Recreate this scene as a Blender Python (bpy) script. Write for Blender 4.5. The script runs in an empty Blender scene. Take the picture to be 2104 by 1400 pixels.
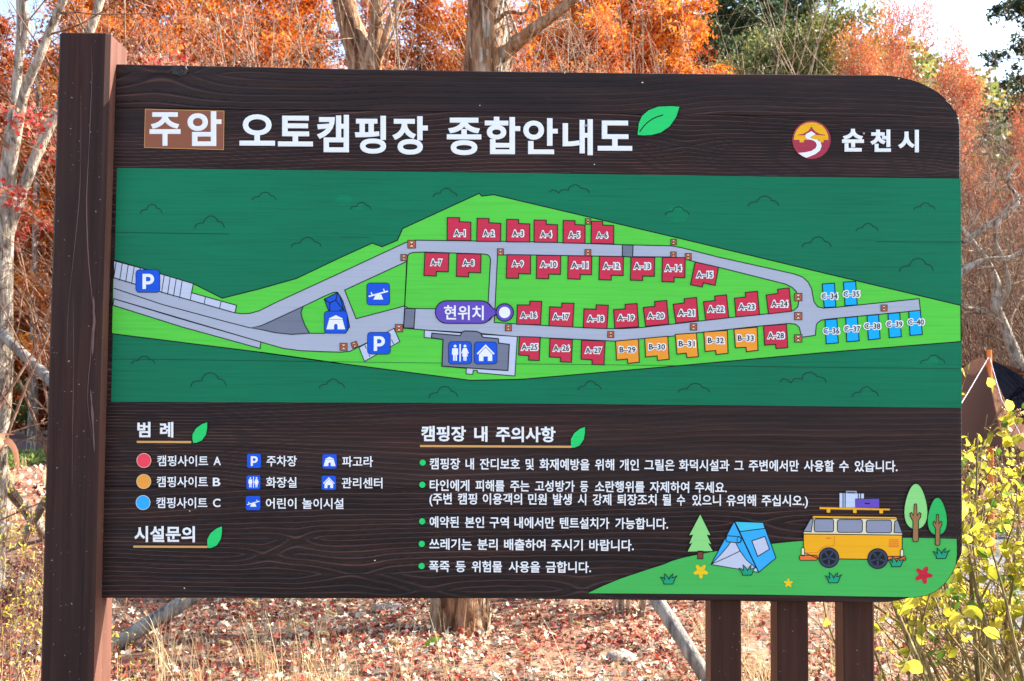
import bpy, math, random
import numpy as np
from mathutils import Vector, Matrix
from mathutils.geometry import tessellate_polygon

scene = bpy.context.scene
COL = scene.collection
rng = np.random.default_rng(7)
random.seed(7)

# ------------------------------------------------------------------ camera
FPX = 2250.0
CAM = np.array([0.92588, -2.7, 1.5])
YAW, PITCH, ROLL = 0.01986, 0.04913, 0.00843
fw = np.array([math.sin(YAW) * math.cos(PITCH), math.cos(YAW) * math.cos(PITCH), math.sin(PITCH)])
rt = np.array([math.cos(YAW), -math.sin(YAW), 0.0])
up = np.cross(rt, fw)
RT = math.cos(ROLL) * rt + math.sin(ROLL) * up
UP = -math.sin(ROLL) * rt + math.cos(ROLL) * up
FW = fw
cd = bpy.data.cameras.new('camera')
cam = bpy.data.objects.new('camera', cd)
COL.objects.link(cam)
cam.matrix_world = Matrix(((RT[0], UP[0], -FW[0], CAM[0]), (RT[1], UP[1], -FW[1], CAM[1]),
                           (RT[2], UP[2], -FW[2], CAM[2]), (0, 0, 0, 1)))
cd.sensor_width = 36.0
cd.lens = FPX / 2104 * 36.0
cd.clip_start, cd.clip_end = 0.05, 2000
cd.dof.use_dof = True
cd.dof.focus_distance = 2.75
cd.dof.aperture_fstop = 14.0
scene.camera = cam

# ------------------------------------------------------------------ light
SUN = np.array([0.77, 0.25, 0.59]); SUN /= np.linalg.norm(SUN)
w = bpy.data.worlds.new('World'); scene.world = w; w.use_nodes = True
nt = w.node_tree
sky = nt.nodes.new('ShaderNodeTexSky'); sky.sky_type = 'NISHITA'; sky.sun_disc = False
sky.sun_elevation = math.asin(SUN[2])
sky.sun_rotation = math.atan2(SUN[0], SUN[1])
sky.air_density = 1.0; sky.dust_density = 1.8; sky.ozone_density = 0.6; sky.altitude = 0
bg = nt.nodes['Background']; nt.links.new(sky.outputs[0], bg.inputs[0]); bg.inputs[1].default_value = 0.12
sl = bpy.data.lights.new('sun', 'SUN'); sl.energy = 4.8; sl.angle = math.radians(0.5); sl.color = (1.0, 0.93, 0.82)
so = bpy.data.objects.new('sun', sl); COL.objects.link(so)
so.rotation_euler = Vector(-SUN).to_track_quat('-Z', 'Y').to_euler()
so.location = (6, 3, 9)
vs = scene.view_settings
scene.display_settings.display_device = 'sRGB'
vs.view_transform = 'Standard'; vs.look = 'None'; vs.gamma = 1.0; vs.exposure = 2.03
vs.use_curve_mapping = False
scene.render.engine = 'CYCLES'
scene.cycles.use_denoising = True
scene.cycles.max_bounces = 6
scene.cycles.transparent_max_bounces = 4

# ------------------------------------------------------------------ helpers
def ray(px, py):
    d = RT * ((px - 1052.0) / FPX) - UP * ((py - 700.0) / FPX) + FW
    return d

def at(px, py, dist):
    """point seen at photo pixel px,py whose distance along y from the camera is dist"""
    d = ray(px, py)
    return CAM + d * (dist / d[1])

def gnd(px, py):
    d = ray(px, py)
    return CAM + d * (-CAM[2] / d[2])

def bp(px, py, y=0.0):
    d = ray(px, py)
    t = (y - CAM[1]) / d[1]
    return CAM + d * t

def lin(c):
    c = c / 255.0
    return c / 12.92 if c <= 0.04045 else ((c + 0.055) / 1.055) ** 2.4

def S(r, g, b, k=0.86):
    return (lin(r) * k, lin(g) * k, lin(b) * k, 1.0)

def tag(o, label=None, cat=None, group=None, kind=None):
    if label: o['label'] = label
    if cat: o['category'] = cat
    if group: o['group'] = group
    if kind: o['kind'] = kind
    return o

def link(o, parent=None):
    COL.objects.link(o)
    if parent is not None:
        o.parent = parent
    return o

def empty(name, loc):
    o = bpy.data.objects.new(name, None); o.location = loc; o.empty_display_size = 0.1
    COL.objects.link(o)
    return o

def fmesh(name, V, F, mats, attrs=None, smooth=False, midx=None):
    """fast mesh from an (n,3) array and an (m,k) array"""
    V = np.asarray(V, dtype=np.float32); F = np.asarray(F, dtype=np.int32)
    me = bpy.data.meshes.new(name)
    n, (m, k) = len(V), F.shape
    me.vertices.add(n); me.vertices.foreach_set('co', V.ravel())
    me.loops.add(m * k); me.loops.foreach_set('vertex_index', F.ravel())
    me.polygons.add(m)
    me.polygons.foreach_set('loop_start', np.arange(0, m * k, k, dtype=np.int32))
    me.polygons.foreach_set('loop_total', np.full(m, k, dtype=np.int32))
    if smooth:
        me.polygons.foreach_set('use_smooth', np.ones(m, dtype=bool))
    for mt in (mats if isinstance(mats, (list, tuple)) else [mats]):
        me.materials.append(mt)
    if midx is not None:
        me.polygons.foreach_set('material_index', np.asarray(midx, dtype=np.int32))
    if attrs:
        for an, av in attrs.items():
            a = me.attributes.new(an, 'FLOAT', 'POINT')
            a.data.foreach_set('value', np.asarray(av, dtype=np.float32))
    me.update(calc_edges=True)
    return me

def obj(name, me, parent=None, loc=None):
    o = bpy.data.objects.new(name, me)
    if loc is not None: o.location = loc
    return link(o, parent)

class MB:
    """collects polygons of any size"""
    def __init__(s): s.v = []; s.f = []; s.m = []
    def add(s, vs_, fs_, m=0):
        b = len(s.v); s.v += [tuple(map(float, q)) for q in vs_]
        for f in fs_: s.f.append([b + i for i in f]); s.m.append(m)
    def box(s, a, b, m=0):
        x0, y0, z0 = a; x1, y1, z1 = b
        s.add([(x0,y0,z0),(x1,y0,z0),(x1,y1,z0),(x0,y1,z0),(x0,y0,z1),(x1,y0,z1),(x1,y1,z1),(x0,y1,z1)],
              [(0,3,2,1),(4,5,6,7),(0,1,5,4),(1,2,6,5),(2,3,7,6),(3,0,4,7)], m)
    def prism(s, loop, h, m=0):   # loop of (x,y) raised from h[0] to h[1]
        n = len(loop)
        s.add([(x, y, h[0]) for x, y in loop] + [(x, y, h[1]) for x, y in loop],
              [tuple(range(n))[::-1], tuple(range(n, 2 * n))] + [(i, (i + 1) % n, n + (i + 1) % n, n + i) for i in range(n)], m)
    def build(s, name, mats, parent=None, loc=None, smooth=False, origin=None):
        me = bpy.data.meshes.new(name)
        v = s.v
        if origin is not None:
            v = [(a[0]-origin[0], a[1]-origin[1], a[2]-origin[2]) for a in v]
        me.from_pydata(v, [], s.f)
        for mt in (mats if isinstance(mats, (list, tuple)) else [mats]): me.materials.append(mt)
        me.polygons.foreach_set('material_index', s.m)
        if smooth: me.polygons.foreach_set('use_smooth', [True] * len(s.f))
        me.update()
        return obj(name, me, parent, loc if loc is not None else origin)

# value noise
class VN:
    def __init__(s, seed, n=64):
        s.n = n; s.g = np.random.default_rng(seed).random((n, n))
    def __call__(s, x, y):
        x = np.asarray(x, float); y = np.asarray(y, float)
        xi = np.floor(x).astype(int); yi = np.floor(y).astype(int)
        fx = x - xi; fy = y - yi
        fx = fx * fx * (3 - 2 * fx); fy = fy * fy * (3 - 2 * fy)
        n = s.n
        a = s.g[xi % n, yi % n]; b = s.g[(xi + 1) % n, yi % n]
        c = s.g[xi % n, (yi + 1) % n]; d = s.g[(xi + 1) % n, (yi + 1) % n]
        return (a * (1 - fx) + b * fx) * (1 - fy) + (c * (1 - fx) + d * fx) * fy

def fbm(vn, x, y, o=3):
    t = 0; a = 0.5
    for i in range(o):
        t = t + a * vn(x * 2 ** i + 7.3 * i, y * 2 ** i + 3.1 * i); a *= 0.5
    return t

# ------------------------------------------------------------------ materials
def new_mat(name):
    m = bpy.data.materials.new(name); m.use_nodes = True
    n = m.node_tree.nodes; b = n['Principled BSDF']
    return m, m.node_tree, b

def N(t, typ, **kw):
    n = t.nodes.new(typ)
    for k, v in kw.items(): setattr(n, k, v)
    return n

def ramp(t, stops, fac=None, interp='LINEAR'):
    r = t.nodes.new('ShaderNodeValToRGB'); r.color_ramp.interpolation = interp
    e = r.color_ramp.elements
    while len(e) < len(stops): e.new(0.5)
    for q, (p, c) in zip(e, stops):
        q.position = p; q.color = c if len(c) == 4 else (*c, 1)
    if fac is not None: t.links.new(fac, r.inputs[0])
    return r

def texco(t, scale=(1, 1, 1), kind='Object'):
    tc = t.nodes.new('ShaderNodeTexCoord'); mp = t.nodes.new('ShaderNodeMapping')
    mp.inputs['Scale'].default_value = scale
    t.links.new(tc.outputs[kind], mp.inputs[0])
    return mp.outputs[0]

def noise(t, vec, scale, detail=3, rough=0.55, dist=0.0):
    n = t.nodes.new('ShaderNodeTexNoise'); n.inputs['Scale'].default_value = scale
    n.inputs['Detail'].default_value = detail; n.inputs['Roughness'].default_value = rough
    n.inputs['Distortion'].default_value = dist
    if vec is not None: t.links.new(vec, n.inputs['Vector'])
    return n.outputs[0]

def bump(t, b, h, strength, dist):
    bn = t.nodes.new('ShaderNodeBump'); bn.inputs['Strength'].default_value = strength
    bn.inputs['Distance'].default_value = dist
    t.links.new(h, bn.inputs['Height']); t.links.new(bn.outputs[0], b.inputs['Normal'])

def mixc(t, fac, a, b, mode='MIX'):
    m = t.nodes.new('ShaderNodeMix'); m.data_type = 'RGBA'; m.blend_type = mode
    if isinstance(fac, (int, float)): m.inputs[0].default_value = fac
    else: t.links.new(fac, m.inputs[0])
    for s_, v in ((6, a), (7, b)):
        if isinstance(v, tuple): m.inputs[s_].default_value = v if len(v) == 4 else (*v, 1)
        else: t.links.new(v, m.inputs[s_])
    return m.outputs[2]

def paint(name, c, rough=0.42, var=0.10, bmp=0.25, wear=0.0):
    """paint over brushed horizontal grain"""
    m, t, b = new_mat(name)
    v = texco(t, (2.2, 1, 90)); n1 = noise(t, v, 2.0, 4, 0.6, 0.3)
    v2 = texco(t, (1.3, 1, 2.4)); n2 = noise(t, v2, 1.8, 3)
    dark = tuple(x * (1 - 2.2 * var) for x in c[:3]); lite = tuple(min(1, x * (1 + var)) for x in c[:3])
    r1 = ramp(t, [(0.3, dark), (0.5, c), (0.75, lite)], n1)
    r2 = ramp(t, [(0.35, (1 - var,) * 3), (0.65, (1 + var * .4,) * 3)], n2)
    col = mixc(t, 1.0, r1.outputs[0], r2.outputs[0], 'MULTIPLY')
    if wear:
        v3 = texco(t, (1, 1, 1)); n3 = noise(t, v3, 30, 5, 0.7)
        r3 = ramp(t, [(0.68, (0, 0, 0)), (0.75, (wear,) * 3)], n3)
        col = mixc(t, r3.outputs[0], col, tuple(x * .45 for x in c[:3]))
    t.links.new(col, b.inputs['Base Color'])
    b.inputs['Roughness'].default_value = rough
    b.inputs['Specular IOR Level'].default_value = 0.16
    bump(t, b, n1, bmp, 0.001)
    return m

P = {
 'white': paint('white_lettering', S(254, 251, 248, .9), .4, .012, .05),
 'panel': paint('deep_green_paint', S(4, 118, 80, .97), .36, .08, .3, .3),
 'lawn': paint('lawn_green_paint', S(94, 210, 70, .97), .4, .05, .4, .12),
 'road': paint('road_grey_paint', S(180, 182, 196, .97), .4, .03, .35, .15),
 'roadlight': paint('pale_grey_paint', S(205, 208, 226, .95), .4, .03, .35),
 'dgrey': paint('dark_grey_paint', S(124, 126, 142, .95), .4, .05, .35, .2),
 'red': paint('plot_red_paint', S(216, 52, 78, .95), .4, .05, .4),
 'orange': paint('plot_orange_paint', S(255, 160, 50, .95), .4, .04, .4),
 'blue': paint('plot_blue_paint', S(10, 178, 248, .98), .4, .03, .4),
 'picto': paint('pictogram_blue', S(25, 88, 215, .95), .35, .03, .1),
 'purple': paint('purple_paint', S(108, 80, 186, .95), .35, .03, .1),
 'line': paint('black_outline', S(26, 34, 30), .5, .1, .05),
 'cloud': paint('carved_cloud_line', S(20, 68, 56), .5, .1, .05),
 'hyd': paint('terracotta_paint', S(205, 105, 75, .95), .4, .05, .1),
 'cream': paint('cream_paint', S(250, 228, 185, .95), .4, .03, .1),
 'plate': paint('copper_brown_plate', S(150, 88, 64, .95), .35, .03, .02),
 'under': paint('tan_underline', S(226, 166, 96, .95), .4, .03, .1),
 'leafg': paint('leaf_green', S(44, 212, 110, .95), .35, .03, .1),
 'hill': paint('hill_green_paint', S(76, 188, 88, .95), .4, .04, .2, .1),
 'skyb': paint('tent_blue', S(58, 178, 240, .95), .4, .03, .1),
 'cyan': paint('tent_cyan', S(70, 202, 230, .95), .4, .03, .1),
 'van': paint('van_orange', S(255, 180, 30, .95), .4, .03, .15),
 'vanred': paint('bumper_orange_red', S(245, 120, 55, .95), .4, .03, .1),
 'vancream': paint('van_cream', S(245, 232, 190, .95), .4, .03, .1),
 'glass': paint('van_window_grey', S(150, 152, 170, .95), .4, .05, .15),
 'tyre': paint('tyre_slate', S(62, 66, 90, .95), .4, .05, .1),
 'pale': paint('pale_tree_green', S(150, 222, 130, .95), .4, .03, .1),
 'mid': paint('mid_tree_green', S(50, 190, 95, .95), .4, .03, .1),
 'trunk': paint('drawn_trunk_brown', S(165, 120, 75, .95), .4, .04, .1),
 'rust': paint('drawn_trunk_rust', S(130, 68, 50, .95), .4, .04, .1),
 'teal': paint('grass_teal', S(30, 165, 120, .95), .4, .04, .1),
 'yellow': paint('flower_yellow', S(255, 208, 30, .95), .4, .06, .6),
 'crim': paint('flower_red', S(212, 42, 62, .95), .4, .12, .9),
 'emred': paint('emblem_red', S(178, 58, 76, .95), .4, .05, .2),
 'emyel': paint('emblem_yellow', S(252, 184, 28, .95), .4, .06, .2),
 'lgrey': paint('light_grey_case', S(205, 214, 235, .95), .4, .03, .1),
}

def wood_mat(name, dark, mid, light, axis='x', rough=0.42, attr=False):
    m, t, b = new_mat(name)
    sc = (1.4, 20, 42) if axis == 'x' else (42, 42, 1.2)
    v = texco(t, sc); n1 = noise(t, v, 1.6, 6, 0.65, 0.6)
    sc2 = (.9, 1, 5) if axis == 'x' else (5, 5, .8)
    n2 = noise(t, texco(t, sc2), 1.8, 4, 0.6, 0.8)
    sc3 = (6, 60, 260) if axis == 'x' else (260, 260, 5)
    n3 = noise(t, texco(t, sc3), 1.5, 3, 0.6)
    r1 = ramp(t, [(0.25, dark), (0.5, mid), (0.8, light)], n1)
    r2 = ramp(t, [(0.3, (.78, .74, .74)), (0.5, (1, 1, 1)), (0.7, (1.35, 1.12, 1.0))], n2)
    col = mixc(t, 1.0, r1.outputs[0], r2.outputs[0], 'MULTIPLY')
    if attr:
        a = N(t, 'ShaderNodeAttribute', attribute_name='grain')
        r3 = ramp(t, [(0.0, (.25, .22, .22)), (0.3, (.95, .92, .92)), (0.55, (1.1, 1.1, 1.1)), (1.0, (3.6, 3.6, 3.8))], a.outputs['Fac'])  # wood grain tone, with bluish sky sheen on the ridges painted in
        col = mixc(t, 1.0, col, r3.outputs[0], 'MULTIPLY')
    if axis == 'z':
        n4 = noise(t, texco(t), 150, 1, .4); r4 = ramp(t, [(.76, (0, 0, 0)), (.80, (.5,) * 3)], n4)
        col = mixc(t, r4.outputs[0], col, (.45, .38, .34))
    t.links.new(col, b.inputs['Base Color'])
    rr = ramp(t, [(0.3, (rough - .08,) * 3), (0.7, (rough + .15,) * 3)], n2); t.links.new(rr.outputs[0], b.inputs['Roughness'])
    b.inputs['Specular IOR Level'].default_value = 0.22 if axis == 'x' else 0.15
    s = N(t, 'ShaderNodeMath', operation='ADD'); t.links.new(n1, s.inputs[0])
    ml = N(t, 'ShaderNodeMath', operation='MULTIPLY'); t.links.new(n3, ml.inputs[0]); ml.inputs[1].default_value = .5
    t.links.new(ml.outputs[0], s.inputs[1])
    bump(t, b, s.outputs[0], 0.35, 0.0015)
    return m

M_plank = wood_mat('dark_stained_plank', S(30, 18, 16), S(48, 31, 28), S(68, 46, 39), 'x', .44, True)
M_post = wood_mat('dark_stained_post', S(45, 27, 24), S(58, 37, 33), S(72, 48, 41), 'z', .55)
M_slatside = wood_mat('light_tinted_support_side', S(82, 50, 38), S(104, 66, 50), S(124, 82, 62), 'z', .5)  # lighter left faces: ground and sky light painted into the colour
M_side = wood_mat('bleached_sunlit_post_side', S(84, 56, 48), S(102, 70, 60), S(120, 86, 74), 'z', .5)  # paler right face: some bleaching, plus sunlight painted into the colour
M_slat = wood_mat('brown_stained_support', S(54, 31, 24), S(70, 42, 33), S(84, 54, 43), 'z', .55)

def leaf_mat(name, stops, trans=0.5, rough=0.5, hue_noise=0.0, nscale=3.0):
    m, t, b = new_mat(name)
    a = N(t, 'ShaderNodeAttribute', attribute_name='rnd')
    fac = a.outputs['Fac']
    if hue_noise:
        n = noise(t, texco(t, (1, 1, 1)), nscale, 3)
        mm = N(t, 'ShaderNodeMapRange'); t.links.new(n, mm.inputs[0])
        mm.inputs[1].default_value = .3; mm.inputs[2].default_value = .7
        mm.inputs[3].default_value = -hue_noise; mm.inputs[4].default_value = hue_noise
        ad = N(t, 'ShaderNodeMath', operation='ADD', use_clamp=True)
        t.links.new(fac, ad.inputs[0]); t.links.new(mm.outputs[0], ad.inputs[1]); fac = ad.outputs[0]
    r = ramp(t, stops, fac)
    t.links.new(r.outputs[0], b.inputs['Base Color']); b.inputs['Roughness'].default_value = rough
    b.inputs['Specular IOR Level'].default_value = .25
    tr = N(t, 'ShaderNodeBsdfTranslucent'); t.links.new(r.outputs[0], tr.inputs[0])
    mx = N(t, 'ShaderNodeMixShader'); mx.inputs[0].default_value = trans
    t.links.new(b.outputs[0], mx.inputs[1]); t.links.new(tr.outputs[0], mx.inputs[2])
    t.links.new(mx.outputs[0], t.nodes['Material Output'].inputs['Surface'])
    return m

def bark_mat(name, dark, mid, pale, scale=6, stretch=.25, bm=.6, cut=(.35, .52, .68)):
    m, t, b = new_mat(name)
    n1 = noise(t, texco(t, (1, 1, stretch)), scale * 2, 6, .65, 1.2)
    n2 = noise(t, texco(t, (1, 1, stretch * .6)), scale * 7, 4, .6, .5)
    r = ramp(t, [(cut[0], dark), (cut[1], mid), (cut[2], pale)], n1)
    r2 = ramp(t, [(.3, (.65,) * 3), (.6, (1.1,) * 3)], n2)
    col = mixc(t, 1.0, r.outputs[0], r2.outputs[0], 'MULTIPLY')
    t.links.new(col, b.inputs['Base Color']); b.inputs['Roughness'].default_value = .85
    b.inputs['Specular IOR Level'].default_value = .15
    s = N(t, 'ShaderNodeMath', operation='ADD'); t.links.new(n1, s.inputs[0]); t.links.new(n2, s.inputs[1])
    bump(t, b, s.outputs[0], bm, .03)
    return m

L_brown = leaf_mat('brown_scrub_leaves', [(0, (.03, .016, .01)), (.5, (.06, .032, .018)), (.8, (.15, .07, .03)), (1, (.42, .16, .05))], .35, .7, .25, .8)
B_flaky = bark_mat('flaky_brown_bark', (.09, .04, .022), (.34, .17, .085), (.50, .36, .24), 6, .22, 1.0, (.36, .5, .64))
B_grey = bark_mat('grey_mottled_bark', (.06, .045, .035), (.20, .155, .12), (.46, .40, .33), 8, .3, .9, (.34, .5, .62))
B_dark = bark_mat('dark_conifer_bark', (.03, .022, .018), (.07, .045, .035), (.15, .10, .08), 6, .15, .6)
B_twig = bark_mat('tan_twig_bark', (.14, .09, .06), (.36, .26, .18), (.52, .42, .31), 9, .3, .3)
B_twigr = bark_mat('red_brown_twig_bark', (.10, .045, .03), (.26, .14, .09), (.42, .27, .18), 9, .3, .3)
B_pole = bark_mat('weathered_grey_pole', (.10, .09, .08), (.26, .24, .21), (.42, .38, .32), 8, .06, .4)
B_stem = bark_mat('green_brown_stem', (.07, .05, .02), (.17, .13, .055), (.30, .24, .11), 12, .2, .3)

B_twigm = bark_mat('shaded_brown_twig_bark', (.07, .04, .025), (.20, .13, .085), (.36, .27, .19), 9, .3, .3)
L_orange = leaf_mat('orange_needles', [(0, (.12, .028, .006)), (.3, (.42, .085, .010)), (.62, (.68, .19, .018)), (1, (.78, .36, .05))], .5, .6, .28, .5)
L_rust = leaf_mat('rust_needles', [(0, (.07, .014, .006)), (.4, (.24, .042, .010)), (.8, (.42, .09, .018)), (1, (.55, .17, .035))], .4, .6, .25, .5)
L_amber = leaf_mat('amber_leaves', [(0, (.08, .10, .02)), (.3, (.30, .17, .02)), (.6, (.62, .22, .025)), (1, (.75, .36, .05))], .45, .6, .3, .6)
L_salmon = leaf_mat('salmon_leaves', [(0, (.20, .06, .03)), (.4, (.55, .15, .06)), (.8, (.68, .26, .13)), (1, (.72, .40, .25))], .45, .6, .2, .6)
L_pine = leaf_mat('pine_needles', [(0, (.012, .026, .014)), (.5, (.05, .085, .035)), (.85, (.13, .17, .06)), (1, (.26, .23, .08))], .4, .5, .25, .6)
L_olive = leaf_mat('olive_leaves', [(0, (.05, .07, .02)), (.5, (.17, .20, .055)), (.85, (.34, .30, .08)), (1, (.5, .28, .07))], .4, .5, .2, .8)
L_red = leaf_mat('red_maple_leaves', [(0, (.25, .02, .02)), (.5, (.48, .05, .04)), (.8, (.62, .16, .10)), (1, (.66, .36, .22))], .4, .5)
L_litter = leaf_mat('fallen_leaves', [(0, (.07, .015, .018)), (.18, (.20, .03, .025)), (.38, (.38, .06, .035)), (.52, (.42, .15, .07)), (.62, (.50, .35, .21)), (.8, (.60, .49, .35)), (1, (.68, .60, .47))], .15, .6)
L_straw = leaf_mat('dry_grass_blades', [(0, (.28, .19, .08)), (.5, (.55, .42, .22)), (.85, (.68, .56, .34)), (1, (.38, .38, .12))], .35, .6)
L_green = leaf_mat('green_grass_blades', [(0, (.05, .09, .02)), (.6, (.16, .24, .05)), (1, (.35, .36, .10))], .4, .6)
L_yel = leaf_mat('yellow_green_leaves', [(0, (.13, .17, .02)), (.5, (.42, .38, .03)), (1, (.60, .54, .07))], .55, .45)
L_small = leaf_mat('small_yellow_green_leaves', [(0, (.25, .22, .04)), (.5, (.55, .46, .06)), (1, (.68, .58, .14))], .5, .5)
L_seed = leaf_mat('dry_seed_clusters', [(0, (.22, .06, .04)), (.5, (.42, .17, .10)), (1, (.55, .36, .24))], .3, .7)

# ------------------------------------------------------------------ the setting
M_ground, t, b = new_mat('leaf_strewn_soil')
v = texco(t)
n1 = noise(t, v, 1.2, 4); n2 = noise(t, v, 26, 6, .7); n3 = noise(t, v, 9, 5, .65)
r1 = ramp(t, [(.35, (.10, .055, .035)), (.5, (.19, .13, .085)), (.62, (.32, .26, .19))], n1)
r2 = ramp(t, [(.32, (.35, .25, .22)), (.5, (1, 1, 1)), (.68, (1.5, 1.3, 1.15))], n2)
r3 = ramp(t, [(.42, (0, 0, 0)), (.6, (.7,) * 3)], n3)
col = mixc(t, 1.0, r1.outputs[0], r2.outputs[0], 'MULTIPLY')
col = mixc(t, r3.outputs[0], col, (.36, .11, .055))
t.links.new(col, b.inputs['Base Color']); b.inputs['Roughness'].default_value = .95
bump(t, b, n2, .8, .04)

gn = VN(3)
def ground_z(x, y):
    x = np.asarray(x, float); y = np.asarray(y, float)
    near = np.clip(1 - (np.abs(y - 8)) / 30, 0, 1)
    return (fbm(gn, x * .8 + 40, y * .8 + 40, 3) - .44) * .14 * near * np.clip((y + 1) / 3, 0, 1)

def grid(xs, ys, zf):
    X, Y = np.meshgrid(xs, ys, indexing='ij')
    V = np.stack([X, Y, zf(X, Y)], -1).reshape(-1, 3)
    nx, ny = len(xs), len(ys)
    i, j = np.meshgrid(np.arange(nx - 1), np.arange(ny - 1), indexing='ij')
    a = (i * ny + j).ravel()
    return V, np.stack([a, a + ny, a + ny + 1, a + 1], -1)

xs = np.concatenate([[-900, -300, -120, -60], np.arange(-30, 30.1, .25), [60, 120, 300, 900]])
ys = np.concatenate([[-900, -300, -100, -40, -15], np.arange(-6, 24, .25), np.arange(25, 60, 2), [80, 150, 400, 1200]])
V, F = grid(xs, ys, ground_z)
tag(obj('ground', fmesh('ground', V, F, M_ground, smooth=True)), 'leaf strewn soil and dry grass behind the sign', kind='structure')

def strip_on_ground(name, pts, mat, lift, label, n=24):
    """quad strip between two edge polylines (left list, right list)"""
    L, Rr = pts
    L = np.array(L); Rr = np.array(Rr)
    t0 = np.linspace(0, 1, len(L)); tt = np.linspace(0, 1, n)
    l = np.stack([np.interp(tt, t0, L[:, k]) for k in (0, 1)], -1); r = np.stack([np.interp(tt, t0, Rr[:, k]) for k in (0, 1)], -1)
    m = 12
    V = []
    for i in range(n):
        for j in range(m):
            q = l[i] + (r[i] - l[i]) * j / (m - 1)
            V.append((q[0], q[1], float(ground_z(q[0], q[1])) + lift))
    F = [(i * m + j, i * m + j + 1, (i + 1) * m + j + 1, (i + 1) * m + j) for i in range(n - 1) for j in range(m - 1)]
    return tag(obj(name, fmesh(name, V, F, mat, smooth=True)), label, kind='structure')

M_brick, t, b = new_mat('pink_brick_paving')
v = texco(t); br = N(t, 'ShaderNodeTexBrick'); t.links.new(v, br.inputs['Vector'])
br.inputs['Color1'].default_value = (.30, .17, .14, 1); br.inputs['Color2'].default_value = (.36, .23, .19, 1)
br.inputs['Mortar'].default_value = (.22, .18, .16, 1); br.inputs['Scale'].default_value = 1.2
n2 = noise(t, v, 3, 4)
r = ramp(t, [(.35, (.8,) * 3), (.6, (1.15,) * 3)], n2)
t.links.new(mixc(t, 1.0, br.outputs[0], r.outputs[0], 'MULTIPLY'), b.inputs['Base Color']); b.inputs['Roughness'].default_value = .9
strip_on_ground('brick_path', ([(-40, 22.5), (-5, 21.5), (30, 20)], [(-40, 36), (-5, 34), (30, 31)]), M_brick, .03, 'pink brick paved path crossing behind the left post', 30)
M_conc = bark_mat('kerb_concrete', (.24, .2, .17), (.38, .34, .3), (.5, .46, .42), 3, 1, .3)
for (ya, yb, off, nm) in ((34.3, 31.3, 0, 'kerb'), (22.2, 19.7, 1, 'kerb')):
    mb = MB()
    for k in range(40):
        x0 = -40 + k * 1.75; y0 = np.interp(x0, [-40, -5, 30], [36.1, 34.1, 31.1] if not off else [22.4, 21.4, 19.9])
        x1 = x0 + 1.73; y1 = np.interp(x1, [-40, -5, 30], [36.1, 34.1, 31.1] if not off else [22.4, 21.4, 19.9])
        mb.add([(x0, y0, -.02), (x1, y1, -.02), (x1, y1 + .15, -.02), (x0, y0 + .15, -.02), (x0, y0, .14), (x1, y1, .14), (x1, y1 + .15, .14), (x0, y0 + .15, .14)],
               [(4, 5, 6, 7), (0, 1, 5, 4), (2, 3, 7, 6), (1, 2, 6, 5), (3, 0, 4, 7)])
    tag(mb.build('kerb', M_conc), 'low concrete kerb along the ' + ('near' if off else 'far') + ' edge of the brick path', kind='structure')

M_gravel, t, b = new_mat('grey_gravel')
v = texco(t); vo = N(t, 'ShaderNodeTexVoronoi'); vo.inputs['Scale'].default_value = 34; t.links.new(v, vo.inputs['Vector'])
r = ramp(t, [(0, (.04, .04, .042)), (.5, (.13, .13, .132)), (1, (.26, .258, .255))], None)
sp = N(t, 'ShaderNodeSeparateColor'); t.links.new(vo.outputs['Color'], sp.inputs[0]); t.links.new(sp.outputs[0], r.inputs[0])
t.links.new(r.outputs[0], b.inputs['Base Color']); b.inputs['Roughness'].default_value = .9
b.inputs['Specular IOR Level'].default_value = .1
bump(t, b, vo.outputs['Distance'], -.9, .02)
GPATH = ([(3.7, 2.2), (3.82, 3.6), (4.0, 4.8), (5.4, 8.6), (12, 14)], [(9, 0.5), (8.6, 2.4), (8.4, 4), (10.6, 6.2), (17, 10)])
strip_on_ground('gravel_path', GPATH, M_gravel, .02, 'grey gravel path at the right behind the leafy shrub', 40)
strip_on_ground('bounce_gravel', ([(-40, -40), (-40, -20), (-40, -.55)], [(40, -40), (40, -20), (40, -.55)]), M_gravel, .03, 'unseen grey gravel added in front of the sign to bounce light', 30)  # out-of-view gravel added to brighten and neutralise the light on the board

# far hill
hv = VN(11)
def hill_z(x, y):
    t_ = np.clip((y - 62) / 120, 0, 1)
    ridge = 34 + 30 * np.exp(-((x - 40) / 60) ** 2) - 12 * np.exp(-((x + 22) / 26) ** 2) + 6 * np.exp(-((x - 80) / 40) ** 2)
    return t_ ** 1.2 * ridge * (0.85 + .3 * fbm(hv, x / 30 + 9, y / 30 + 9, 3)) - 1.0
V, F = grid(np.linspace(-260, 320, 80), np.linspace(62, 320, 50), hill_z)
M_hill, t, b = new_mat('wooded_hillside')
n1 = noise(t, texco(t), .25, 6, .7); r = ramp(t, [(.3, (.012, .018, .008)), (.5, (.035, .045, .015)), (.62, (.09, .055, .02)), (.75, (.06, .07, .025))], n1)
t.links.new(r.outputs[0], b.inputs['Base Color']); b.inputs['Roughness'].default_value = 1
bump(t, b, n1, 1, 2.0)
tag(obj('hillside', fmesh('hillside', V, F, M_hill, smooth=True)), 'wooded hill rising behind the trees', kind='structure')

# ------------------------------------------------------------------ THE SIGN
sign = empty('information_sign', (-0.06, 0.0, 0.0))
tag(sign, 'large dark wooden campsite map sign with green map and square post at left', 'sign')
ORG = np.array([-0.06, 0.0, 0.0])

def to_local(pts):
    return [(p[0] - ORG[0], p[1] - ORG[1], p[2] - ORG[2]) for p in pts]

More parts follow.
